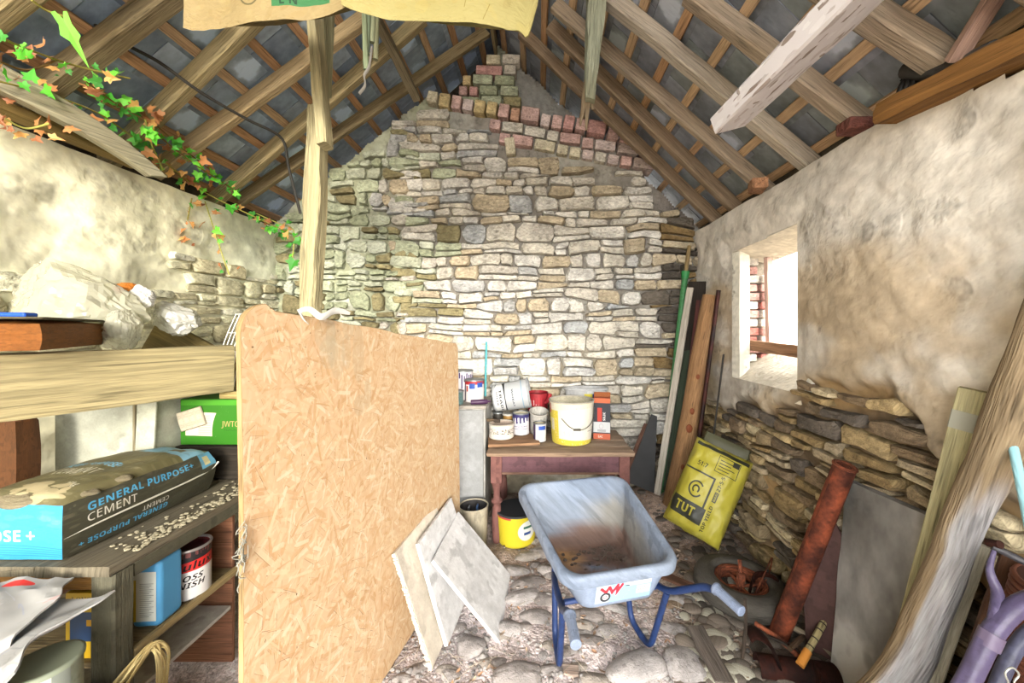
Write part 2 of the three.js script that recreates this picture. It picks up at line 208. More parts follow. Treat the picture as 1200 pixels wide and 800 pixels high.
mesh('masonry_core', boxUV(new THREE.ExtrudeGeometry(new THREE.Shape([[XL - 0.3, -0.1], [XR + 0.3, -0.1], [XR + 0.3, 2.5], [1.15, 3.2], [1.1, ledge(1.1) - 0.07], [-1.02, ledge(-1.02) - 0.07], [-1.1, 4.05], [XL - 0.3, 2.5]].map((p) => new THREE.Vector2(...p))), { depth: 0.3, bevelEnabled: false })), wallMat.clone(), wallBack, V(0, 0, ZB - 0.42)).material.vertexColors = false;
wallBack.children[0].material.color.set(0x6b6459);
const backStones = {
  cream: [0xe4e0d6, 0xdcd6c8, 0xe2dfd8, 0xd4cec2].map((c) => stoneMat(c)), tan: [0xd2c3a8, 0xc6b89e].map((c) => stoneMat(c)), blue: [0xbfc2c3, 0xc6c6c4].map((c) => stoneMat(c)),
  green: [0xbfc6aa, 0xc8cdb6, 0xb0b799, 0xd0d5c2].map((c) => stoneMat(c)), olive: [0xa39a74, 0x938a68].map((c) => stoneMat(c)), dark: [0x6f675d, 0x8d7650, 0x5e574f].map((c) => stoneMat(c)) };
{
  const r = rng(12), right = courses(-1.35, XR + 0.02, 0.3, 3.9, { h: [0.07, 0.17], w: [0.14, 0.42], joint: 0.006, wob: 0.15, seed: 5, split: 0.35 }), left = courses(XL, -1.35, 1.55, 3.9, { h: [0.09, 0.19], w: [0.1, 0.3], joint: 0.014, wob: 0.2, seed: 8, split: 0.4 });
  const list = [...right, ...left].filter((s) => s.b + 0.05 < wallTop(s.a) - (Math.abs(s.a + 0.05) < 0.95 ? (s.a < -0.45 ? 0.1 : 0.32) : 0.02) && !(s.a < -0.85 && s.b < 1.45) && !(s.b < 0.45 && s.a < 0.9));
  for (const s of list) s.green = sm(-0.7, -1.7, s.a + (fbm(s.a, s.b * 2, 5) - 0.5) * 1.2);
  layStones(wallBack, list, (o) => { o.position.z = ZB; }, (s) => { const t = r(); if (s.a > 1.15 + 0.3 * n3(s.b * 4, 2)) return pick(t < 0.75 ? backStones.dark : backStones.tan, r); if (r() < s.green) return pick(t < 0.75 - 0.5 * sm(2.2, 1.7, s.b) ? backStones.green : backStones.olive, r); return pick(t < 0.62 ? backStones.cream : t < 0.84 ? backStones.tan : backStones.blue, r); }, (s) => rr(0.012, 0.05, r) * (1 - 0.35 * s.green), 299);
}
// bricks along the ledge
const brickMats = [0xd8b4ac, 0xdcbab2, 0xdec896, 0xdccac4, 0xe2d8bc, 0xd0a29c, 0xd8ac92].map((c) => stoneMat(c, { bs: 0.008, s: 3 }));
function brick(parent, p, w, h, d, m, rot = 0) { const o = mesh('brick', box(w, h, d, 0.012), m, parent, p); o.rotation.z = rot; return o; }
{
  const r = rng(33); let x = -1.13, i = 0; const kinds = [4, 2, 1, 3, 2, 2, 0, 6, 1, 3, 1, 5, 0, 5, 1, 0];
  while (x < 0.98) { const w = i > 5 && r() < 0.35 ? 0.2 : rr(0.105, 0.13, r), big = x > 0.62; brick(wallBack, V(x + w / 2, ledge(x) - (big ? 0.03 : 0) + rr(-0.01, 0.008, r), ZB - 0.05 + rr(-0.015, 0.02, r)), w - 0.016, rr(0.115, 0.14, r), 0.2, brickMats[kinds[i % kinds.length]], -0.17 + rr(-0.04, 0.04, r)); x += w; i++; }
  for (const [row, dy] of [[0, 0.15], [1, 0.27]]) { x = -0.5 + row * 0.1; while (x < 1.1) { const w = r() < 0.5 ? 0.23 : 0.13; brick(wallBack, V(x + w / 2, ledge(x) - dy, ZB - 0.07 + rr(-0.01, 0.02, r)), w - 0.018, 0.1, 0.2, r() < 0.55 ? pick([brickMats[0], brickMats[1], brickMats[3], brickMats[5]], r) : r() < 0.5 ? brickMats[4] : backStones.cream[1], -0.15 + rr(-0.05, 0.05, r)); x += w; } }
  brick(wallBack, V(-0.28, ledge(-0.28) - 0.33, ZB - 0.02), 0.1, 0.17, 0.15, brickMats[4], 0.12);
}
// gable above the ledge
const gable = mesh('gable_render', sheet(-0.95, 1.3, 3.4, 4.9, 0.03, (a, b, h) => [a, b, ZB - 0.2 + h], (a, b) => (fbm(a * 5, b * 6, 3, 4) - 0.5) * 0.07, (a, b) => mixc(mixc([0.22, 0.21, 0.2], [0.36, 0.37, 0.35], fbm(a * 3, b * 3, 8)), [0.3, 0.34, 0.24], sm(-0.1, -0.6, a)), (a, b) => b < roofY(a) + 0.1 && a > -0.9 + 0.45 * sm(4.1, 4.5, b)), wallMat, wallBack);
{ const y0 = 4.16; for (const [x0, y, w, m] of [[-0.82, 0, .2, backStones.green[2]], [-0.6, 0, .22, backStones.green[0]], [-0.37, 0, .2, backStones.olive[0]], [-0.84, .11, .1, brickMats[0]], [-0.73, .11, .1, brickMats[5]], [-0.62, .11, .2, backStones.green[2]], [-0.4, .11, .2, backStones.green[0]], [-0.8, .22, .1, brickMats[2]], [-0.69, .22, .22, backStones.green[0]], [-0.46, .22, .22, backStones.green[2]], [-0.66, .33, .29, brickMats[5]], [-0.36, .33, .14, backStones.cream[3]], [-0.55, .44, .16, brickMats[4]], [-0.38, .44, .2, backStones.cream[3]]]) brick(wallBack, V(x0 + w / 2, y0 + y, ZB - 0.19 + rr(-0.01, 0.02)), w - 0.012, 0.098, 0.16, m, -0.05); }
mesh('gable_skin', boxUV(new THREE.ExtrudeGeometry(new THREE.Shape([[XL - 0.3, 2.5], [XR + 0.3, 2.4], [XR + 0.3, 2.6], [RX, RY + 0.2], [XL - 0.3, 2.65]].map((p) => new THREE.Vector2(...p))), { depth: 0.1, bevelEnabled: false })), mat(0x4a453f, { tex: 'stone' }), wallBack, V(0, 0, ZB - 0.52));

// ------------------------------------------------------------------ right wall: plaster above, bare stones below, window opening
const WZ0 = -3.27, WZ1 = -2.43, WY0 = 1.36, WY1 = 2.42;
const bare = (d, y) => { const pts = [[0, 0.9], [1.2, 1.05], [1.55, 1.28], [1.8, 1.46], [2.2, 1.5], [2.45, 1.36], [2.8, 1.22], [3.3, 1.05], [3.95, 0.95]]; let yb = 1; for (let i = 0; i < pts.length - 1; i++) if (d >= pts[i][0] && d <= pts[i + 1][0]) yb = lerp(pts[i][1], pts[i + 1][1], (d - pts[i][0]) / (pts[i + 1][0] - pts[i][0])); return sm(0.05, -0.05, y - yb + (fbm(d * 4, y * 4, 2, 4) - 0.5) * 0.3); };
const winDist = (d, y) => Math.max(0, -WZ1 - d, d + WZ0, WY0 - 0.02 - y, y - WY1);
const winTop = (d) => WY1 - (d - 2.43) * 0.03, inWin = (d, y) => d > -WZ1 && d < -WZ0 && y > WY0 - 0.02 && y < winTop(d);
const rightMat = mat(0xffffff, { tex: 'plaster', s: 0.9, bump: 'plasterBump', bs: 0.012, rough: 0.95, vertexColors: true });
const wallRight = struct(mesh('wall_right', sheet(-ZF, -ZB + 0.05, -0.1, TOPR, 0.02, (a, b, h) => [XR - h, b, -a],
  (d, y) => { const e = bare(d, y), pl = (fbm(d * 2.2, y * 3.2, 6, 4) - 0.5) * 0.07 + (fbm(d * 7, y * 9, 4, 3) - 0.5) * 0.03 + 0.02; return lerp(pl, -0.03 + (fbm(d * 8, y * 12, 9, 4) - 0.5) * 0.07, e) * sm(0, 0.14, winDist(d, y)); },
  (d, y) => { const e = bare(d, y), k = fbm(d * 1.8, y * 2.4, 11), o = sm(0.42, 0.62, fbm(d * 2.6 + 3, y * 3, 17) + 0.2 * sm(0.6, 0.1, Math.hypot((d - 2.1) / 1.1, (y - 1.75) / 0.6))) * 0.6 * sm(2.5, 2.0, y); let c = mixc([0.46, 0.41, 0.35], [0.74, 0.70, 0.63], clamp(k * 1.5 - 0.3 + 0.35 * sm(2.0, 1.3, d))); c = mixc(c, [0.40, 0.27, 0.12], o); const m = mixc([0.17, 0.12, 0.075], [0.42, 0.28, 0.14], sm(0.45, 0.65, fbm(d * 4, y * 5, 23))); return mixc(c, m, e); },
  (d, y) => !inWin(d, y) && y < 2.74 - 0.13 * sm(1.95, 1.15, d)), rightMat));
{ // the thickness of the wall round the opening
  const core = mat(0x8b8172, { tex: 'stone' }), T = 0.32, x = XR + 0.045 + T / 2, piece = (z0, z1, y0, y1) => mesh('masonry_core', boxUV(new THREE.BoxGeometry(T, y1 - y0, z1 - z0)), core, wallRight, V(x, (y0 + y1) / 2, (z0 + z1) / 2));
  piece(ZB - 0.3, WZ0 - 0.12, -0.1, TOPR + 0.02); piece(WZ1, ZF, -0.1, TOPR + 0.02); piece(WZ0 - 0.12, WZ1, -0.1, WY0 - 0.06); piece(WZ0 - 0.12, WZ1, WY1 + 0.06, TOPR + 0.02);
}
const rightMats = [0x82705a, 0x9c855e, 0x6c635a, 0xb09a72, 0x87735a, 0x9e8b6c].map((c) => stoneMat(c, { s: 1.8 })), rightPale = [0xccbc9a, 0xbaa98c].map((c) => stoneMat(c, { s: 1.8 }));
{
  const r = rng(44), list = courses(0.9, 3.95, 0.02, 1.75, { h: [0.055, 0.13], w: [0.14, 0.4], joint: 0.014, wob: 0.12, seed: 15, split: 0.3, tilt: 0.02 }).filter((s) => bare(s.a, s.b) > 0.55 && r() < 0.9);
  layStones(wallRight, list, (o) => { o.rotation.y = -Math.PI / 2; o.position.x = XR - 0.005; o.scale.x = 1; }, (s) => (r() < 0.13 ? pick(rightPale, r) : pick(rightMats, r)), () => rr(0.015, 0.05, r), 280);
  // o.rotation.y = -90 deg sends the outline's a to +z, so mirror it
  for (const c of wallRight.children) if (/stone/.test(c.name)) { const p = c.geometry.attributes.position, n = c.geometry.attributes.normal; if (c.geometry.userData.f) continue; c.geometry.userData.f = 1; for (let i = 0; i < p.count; i++) { p.setX(i, -p.getX(i)); n.setX(i, -n.getX(i)); } for (let i = 0; i < p.count; i += 3) for (const at of [p, n, c.geometry.attributes.uv]) { const k = at.itemSize, A = at.array, u = A.slice((i + 1) * k, (i + 2) * k), w = A.slice((i + 2) * k, (i + 3) * k); A.set(w, (i + 1) * k); A.set(u, (i + 2) * k); } }
}
// window: splayed reveal, brick jamb, timber rail
const win = sgroup('window_1');
{
  const pale = mat(0xd9d4c6, { tex: 'plaster', s: 1.4, bump: 'plasterBump', bs: 0.01 }), grey = mat(0xa9a08f, { tex: 'plaster', s: 1.4, bump: 'plasterBump', bs: 0.014 });
  const slab = (name, pts, m, d) => { const a = pts.map((p) => V(...p)); const n = d.isVector3 ? d : a[1].clone().sub(a[0]).cross(a[2].clone().sub(a[0])).normalize().multiplyScalar(d), b = a.map((p) => p.clone().sub(n)), t = []; const q = (w, x, y, z) => t.push(w, x, y, w, y, z); q(...a); q(b[3], b[2], b[1], b[0]); for (let i = 0; i < 4; i++) { const j = (i + 1) % 4; q(a[i], b[i], b[j], a[j]); } const g = new THREE.BufferGeometry(); g.setAttribute('position', new THREE.Float32BufferAttribute(t.flatMap((p) => p.toArray()), 3)); g.computeVertexNormals(); return mesh(name, boxUV(g), m, win); };
  const x0 = XR + 0.004, x1 = XR + 0.36;
  slab('reveal', [[x0, WY0 - 0.03, WZ0 - 0.01], [x0, WY1 - 0.02, WZ0 - 0.01], [XR + 0.1, WY1 - 0.06, WZ0 - 0.03], [XR + 0.1, WY0 + 0.06, WZ0 - 0.03]], pale, 0.1);
  slab('lintel', [[x0, winTop(3.4), WZ0 - 0.1], [x0, WY1, WZ1 + 0.02], [x1, WY1 - 0.05, WZ1 + 0.02], [x1, WY1 - 0.1, WZ0 - 0.1]].reverse(), pale, 0.12);
  slab('sill', [[x0, WY0 - 0.03, WZ0 - 0.03], [x0, WY0 - 0.02, WZ1 + 0.02], [x1, WY0 + 0.2, WZ1 + 0.02], [x1, WY0 + 0.2, WZ0 - 0.1]], mat(0xcfc6b4, { tex: 'plaster', s: 1.4, bump: 'plasterBump', bs: 0.014 }), V(0, 0.07, 0));
  slab('reveal', [[x0, WY0, WZ1 + 0.01], [x1, WY0, WZ1 + 0.01], [x1, WY1, WZ1 + 0.01], [x0, WY1, WZ1 + 0.01]], pale, V(0, 0, -0.1));
  const r = rng(3), bm = [0xc99a90, 0xdccfc6, 0xb8766c, 0xe4ddd2, 0xd2aaa0].map((c) => stoneMat(c, { s: 3, bs: 0.008 }));
  for (let i = 0; i < 12; i++) { const y = 1.5 + i * 0.075; mesh('brick', box(0.1 + (i % 2) * 0.03, 0.066, 0.1, 0.012), pick(bm, r), win, V(XR + 0.19 + rr(-0.008, 0.008, r), y, WZ0 - 0.07)); if (i < 10) mesh('brick', box(0.09, 0.066, 0.1, 0.012), pick(bm, r), win, V(XR + 0.31, y, WZ0 - 0.07 + (i % 2) * 0.015)); }
  const timberM = wood(0xb58a6a);
  mesh('bottom_rail', box(0.05, 0.085, 0.78, 0.004), timberM, win, V(XR + 0.17, 1.6, -2.96)).rotation.x = 0.03;
  mesh('frame_post', box(0.05, 0.86, 0.05, 0.004), mat(0xd9b9ae, { tex: 'grain' }), win, V(XR + 0.28, 1.98, -3.2)).rotation.x = -0.04;
}

// ------------------------------------------------------------------ left wall: limewash over lumpy stone
const leftCol = (d, y) => { const k = fbm(d * 1.6 + 8, y * 2.2, 3), g = sm(2.7, 3.6, d), lo = sm(2.35, 1.8, y + (fbm(d * 3, y * 3, 5) - 0.5) * 0.7); let c = mixc([0.88, 0.86, 0.60], [1.0, 0.98, 0.76], k * 1.3 - 0.1); c = mixc(c, [0.80, 0.86, 0.72], g * 0.6); return mixc(c, [0.52, 0.47, 0.30], lo * 0.45 * sm(1.6, 2.6, d) + 0.25 * sm(0.56, 0.7, fbm(d * 4, y * 4, 31))); };
const leftMat = mat(0xffffff, { tex: 'plaster', s: 0.8, bump: 'plasterBump', bs: 0.009, rough: 0.95, vertexColors: true });
const wallLeft = struct(mesh('wall_left', sheet(-ZF, -ZB + 0.05, -0.1, TOPL, 0.022, (a, b, h) => [XL + h, b, -a], (d, y) => (fbm(d * 2.4, y * 3, 6, 4) - 0.5) * 0.1 + (fbm(d * 8, y * 10, 4, 3) - 0.5) * 0.018, leftCol), leftMat));
mesh('masonry_core', boxUV(new THREE.BoxGeometry(0.3, TOPL + 0.1, ZF - ZB + 0.3)), mat(0x8b8172, { tex: 'stone' }), wallLeft, V(XL - 0.22, TOPL / 2 - 0.05, (ZF + ZB - 0.3) / 2));
{
  const r = rng(21), ms = [0xf2efcc, 0xf6f4d6, 0xe8e3c0, 0xdcd4b0, 0xfaf8e0].map((c) => stoneMat(c, { bs: 0.01 })), list = courses(1.7, 3.9, 1.45, 2.42, { h: [0.11, 0.18], w: [0.2, 0.38], joint: 0.012, wob: 0.08, seed: 31 }).filter((s) => s.b < 1.9 + 0.42 * sm(1.9, 3.3, s.a) + rr(-0.12, 0.12, r));
  layStones(wallLeft, list, (o) => { o.rotation.y = Math.PI / 2; o.position.x = XL + 0.012; }, (s) => (s.b < 1.85 ? pick([ms[2], ms[3], ms[0]], r) : pick(ms, r)), () => rr(0.012, 0.03, r));
}

// ------------------------------------------------------------------ roof: slates on battens on rafters
const ceiling = sgroup('ceiling');
const slopes = [-1, 1].map((s) => { const e = s < 0 ? V(XL, 2.86, 0) : V(XR, 2.8, 0), t = V(RX, RY, 0), len = e.distanceTo(t), dir = t.clone().sub(e).normalize(), n = V(-dir.y, dir.x, 0); if (n.y < 0) n.negate(); return { s, e, t, len, dir, n }; });
const rafterMats = [wood(0xb0a078), wood(0xb8a27c), wood(0x948464), wood(0xb8a68a)], rightRafter = [wood(0xa59480), wood(0x927e68), wood(0xb6aa9a)], battenMats = [wood(0xd2ac86), wood(0xc69c74), wood(0xd6b690), wood(0xcaa078)];
function rafter(sl, x0, y0, x1, y1, w, h, m) { const a = onPlane(x0, y0, sl.e, sl.n), b = onPlane(x1, y1, sl.e, sl.n), d = b.clone().sub(a).normalize(); if (sl.s < 0) { a.addScaledVector(d, -0.15 - 0 * x0); } else { const k = b; k.addScaledVector(d, 0.12); } const o = sl.n.clone().multiplyScalar(h / 2); return beam('rafter', a.add(o), b.add(o), w, h, m, ceiling, { up: sl.n, rough: 0.0028 }); }
const [SL, SR] = slopes;
for (const [q, w, m] of [[[300, 230, 574, 42], .05, 2], [[268, 230, 500, 27], .075, 0], [[205, 195, 452, 14], .07, 1], [[140, 190, 330, 4], .075, 0], [[60, 113, 240, -22], .1, 2], [[-40, 60, 150, -90], .08, 0]]) rafter(SL, ...q, w, 0.105, rafterMats[m]);
for (const [q, w, m] of [[[607, 43, 838, 265], .07, 1], [[640, 36, 866, 257], .07, 1], [[645, 12, 900, 233], .055, 0], [[706, 3, 955, 209], .085, 2], [[800, 0, 1014, 163], .08, 0], [[950, -12, 1085, 77], .1, 0], [[1040, -120, 1230, 10], .08, 1]]) rafter(SR, ...q, w, 0.105, rightRafter[m]);
const slateMats = [[0xb8d2f0, 0xa8c2e0, 0xc4dcf4, 0xb0c8dc, 0xcce2f8], [0xa8b0bc, 0x98a0ac, 0xb4bccc, 0xa4aeb2, 0xb8c0d0]].map((l) => l.map((c) => mat(c, { tex: 'slate', s: 1.3, bump: 'stoneBump', bs: 0.003, rough: 0.4, specularIntensity: 1 })));
for (const [k, sl] of slopes.entries()) {
  const behind = [], r = rng(70 + k), gauge = 0.285, z0 = ZB - 0.5, z1 = ZF + 0.1, N = Math.ceil((sl.len + 0.2) / gauge);
  const at = (s, z, h) => sl.e.clone().addScaledVector(sl.dir, s).addScaledVector(sl.n, h).setZ(z);
  for (let i = 0; i < N; i++) { const s = -0.02 + i * gauge; beam('batten', at(s, z0, 0.105 + 0.012), at(s + rr(-0.02, 0.02, r), z1, 0.105 + 0.012), 0.062, 0.026, pick(battenMats, r), ceiling, { up: sl.n, rough: 0.002 }); }
  // slates are double-lapped: each covers two gauges and the next row breaks joint
  const W = 0.36, L = gauge * 2 + 0.08, shapes = [1, 2, 3].map((v) => boxUV(new THREE.BoxGeometry(W - 0.006, 0.007, L), 2, [v * 0.4, v * 0.7]));
  for (let i = -1; i < N; i++) for (let z = z0 - (i % 2 ? W / 2 : 0); z < z1; z += W) { const m = mesh('slate', pick(shapes, r), pick(slateMats[k], r), ceiling, at(-0.02 + i * gauge + gauge - 0.03, z + W / 2, 0.152 + rr(-0.0015, 0.0015, r)));
    const d = sl.dir.clone(), x = V(0, 0, 1), y = sl.n; m.quaternion.setFromRotationMatrix(new THREE.Matrix4().makeBasis(y.clone().cross(d), y, d)); m.rotateX(-0.02 * 1); m.rotateY(rr(-0.01, 0.01, r)); if (z > -1.2) behind.push(m); }
  // the slates over and behind the photographer, out of the picture, are joined
  for (const sm0 of slateMats[k]) { const l = behind.filter((m) => m.material === sm0); if (!l.length) continue; const g = merge(l.map((m) => { m.updateMatrix(); return m.geometry.clone().applyMatrix4(m.matrix); })); l.forEach((m) => ceiling.remove(m)); mesh('slate_courses', g, sm0, ceiling).userData.kind = 'stuff'; }
  // wall head under the slates
  mesh('wall_plate', boxUV(new THREE.BoxGeometry(0.2, 0.26, ZF - ZB + 0.5)), mat(0x4f463b, { tex: 'stone' }), ceiling, V(k ? XR + 0.22 : XL - 0.24, k ? 2.83 : 2.88, (ZF + ZB) / 2));
}
mesh('ridge_board', boxUV(new THREE.BoxGeometry(0.03, 0.2, ZF - ZB + 0.5)), rafterMats[2], ceiling, V(RX, RY + 0.06, (ZF + ZB) / 2));
albedo = 0.72;
// ------------------------------------------------------------------ sheet of strand board standing across the left side
const osbTex = canvasTex(1536, 1536, (x, w, h) => {
  const r = rng(5); x.fillStyle = '#e0c194'; x.fillRect(0, 0, w, h); const cols = ['#e5c698', '#dcb685', '#ecd4a8', '#d6ae7a', '#e8cb9e', '#f0dcb6', '#deba88', '#cfa572', '#ead0a2', '#e2c092'];
  for (let i = 0; i < 8500; i++) { const L = rr(26, 105, r), W = rr(4, 15, r); x.save(); x.translate(r() * w, r() * h); x.rotate(rr(-1.57, 1.57, r)); x.globalAlpha = rr(0.35, 0.85, r); x.fillStyle = pick(cols, r); x.beginPath(); x.moveTo(-L / 2, 0); x.lineTo(-L / 2 + rr(2, 14, r), -W / 2); x.lineTo(L / 2 - rr(2, 20, r), -W / 2 + rr(-3, 3, r)); x.lineTo(L / 2, rr(-4, 4, r)); x.lineTo(L / 2 - rr(2, 12, r), W / 2); x.lineTo(-L / 2 + rr(0, 16, r), W / 2); x.fill(); if (r() < 0.3) { x.strokeStyle = '#7d5a34'; x.globalAlpha = rr(0.1, 0.4, r); x.lineWidth = rr(0.6, 2, r); x.beginPath(); x.moveTo(-L / 2, W / 2); x.lineTo(L / 2 * r(), W / 2); x.stroke(); } x.restore(); }
  speckle(x, w, h, 260, '#5d432a', 0.8, 4, r); speckle(x, w, h, 40, '#efe6cf', 2, 10, r);
  x.globalAlpha = 0.25; x.fillStyle = '#b9b08f'; for (let i = 0; i < 9; i++) { x.beginPath(); x.ellipse(rr(0.22, 0.4, r) * w, rr(0.0, 0.25, r) * h, rr(20, 60, r), rr(40, 120, r), 0, 0, 7); x.fill(); } x.globalAlpha = 1;
});
osbTex.wrapS = osbTex.wrapT = THREE.MirroredRepeatWrapping; osbTex.repeat.set(1 / 1.65, 1 / 1.85);
const osbMat = mat(0xefeef8, { map: osbTex, rough: 0.85, bumpMap: osbTex, bumpScale: 0.003 }), osbEdge = wood(0xb89a6c);
const B0 = V(-0.905, 0, -1.176), B1 = V(-0.61, 0, -2.95), bd = B1.clone().sub(B0).normalize();
{
  const L = B0.distanceTo(B1), sh = new THREE.Shape(), r = rng(6); sh.moveTo(0, 0.01); sh.lineTo(L, 0.0); sh.lineTo(L + 0.004, 0.8); sh.lineTo(L, 1.55); sh.quadraticCurveTo(L, 1.625, L - 0.05, 1.64);
  for (let i = 1; i < 14; i++) { const t = 1 - i / 14; sh.lineTo(L * t, lerp(1.825, 1.63, t) + rr(-0.004, 0.004, r)); } sh.lineTo(0.09, 1.83); sh.quadraticCurveTo(0.01, 1.82, 0, 1.74); sh.lineTo(0.004, 1.2); sh.lineTo(-0.003, 0.6); sh.closePath();
  const t = thing('strand_board', 'large upright sheet of rough golden strand board standing between the shelves and the wheelbarrow', 'board', V(B0.x, 0, B0.z), Math.atan2(-bd.z, bd.x));
  const g = new THREE.ExtrudeGeometry(sh, { depth: 0.016, bevelEnabled: true, bevelSize: 0.002, bevelThickness: 0.001, bevelSegments: 1 });
  const m = mesh('board_face', g, [osbMat, osbEdge], t); m.rotation.x = -0.012;
  // shavings and a tuft of wool caught on the near edge
  const tuft = []; for (let i = 0; i < 26; i++) { const y = rr(0.98, 1.14), p = V(-0.006 + rr(-0.012, 0.004), y, 0.01); tuft.push(sweep([p, p.clone().add(V(rr(-0.03, 0), rr(-0.03, 0.03), rr(-0.01, 0.03))), p.clone().add(V(rr(-0.02, 0.01), rr(-0.04, 0.04), rr(0, 0.02)))], 0.0016, 5, 4)); }
  const tf = mesh('wool_tuft', merge(tuft), mat(0x8f8d82), t); tf.userData.kind = 'stuff'; tf.userData.label = 'grey wisp of wool caught on the edge';
}
// three pale slabs leaning on it
function slab(name, Bq, R, L, th, m, label, cat, group) {  // bottom near, bottom far, top near
  const u = R.clone().sub(Bq), v = L.clone().sub(Bq), n = u.clone().cross(v).normalize(), lu = u.length(), lv = v.length();
  const o = thing(name, label, cat, Bq.clone()); const b = mesh('panel', boxUV(moved(new RoundedBoxGeometry(lu, lv, th, 2, 0.004), lu / 2, lv / 2, -th / 2), 0, [rr(0, 2), 0]), m, o);
  const vv = v.clone().addScaledVector(u.clone().normalize(), -v.dot(u.clone().normalize())).normalize(); b.quaternion.setFromRotationMatrix(new THREE.Matrix4().makeBasis(u.clone().normalize(), vv, u.clone().normalize().cross(vv))); return [o, b, lu, lv, th, n];
}
{
  const grey = mat(0xfbfcff, { tex: 'grunge', s: 1.6, bump: 'plasterBump', bs: 0.002, rough: 0.8 }), sand = mat(0xf8eddc, { tex: 'grunge', s: 1.2, bump: 'plasterBump', bs: 0.003, rough: 0.85 });
  const lab = 'pale square slab leaning on the strand board, ';
  const a = slab('slab', P(507, 783, 1.97).setY(0.005), P(545, 720, 2.53).setY(0.005).setX(-0.478), P(463, 648, 1.985), 0.022, sand, lab + 'leftmost of three, with a ragged crumbling edge', 'slab');
  const b = slab('slab', P(525, 758, 2.11).setY(0.005), P(545, 705, 2.69).setY(0.005).setX(-0.44), P(493, 634, 2.15), 0.022, grey, lab + 'middle of three, with a clean dark edge line', 'slab');
  const c = slab('slab', P(586, 752, 2.14).setY(0.005), P(599, 676, 2.72).setY(0.005), P(511, 651, 2.2), 0.02, grey, lab + 'rightmost of three, tilted flattest towards the floor', 'slab');
  const bits = []; const r = rng(8); for (let i = 0; i < 60; i++) { const t = i / 60; bits.push(moved(box(rr(0.006, 0.016, r), rr(0.006, 0.02, r), 0.02, 0.002), rr(-0.006, 0.004, r), a[3] * t, -0.011, 0, 0, r())); }
  const e = mesh('ragged_edge', merge(bits), sand, a[0]); e.quaternion.copy(a[1].quaternion);
}

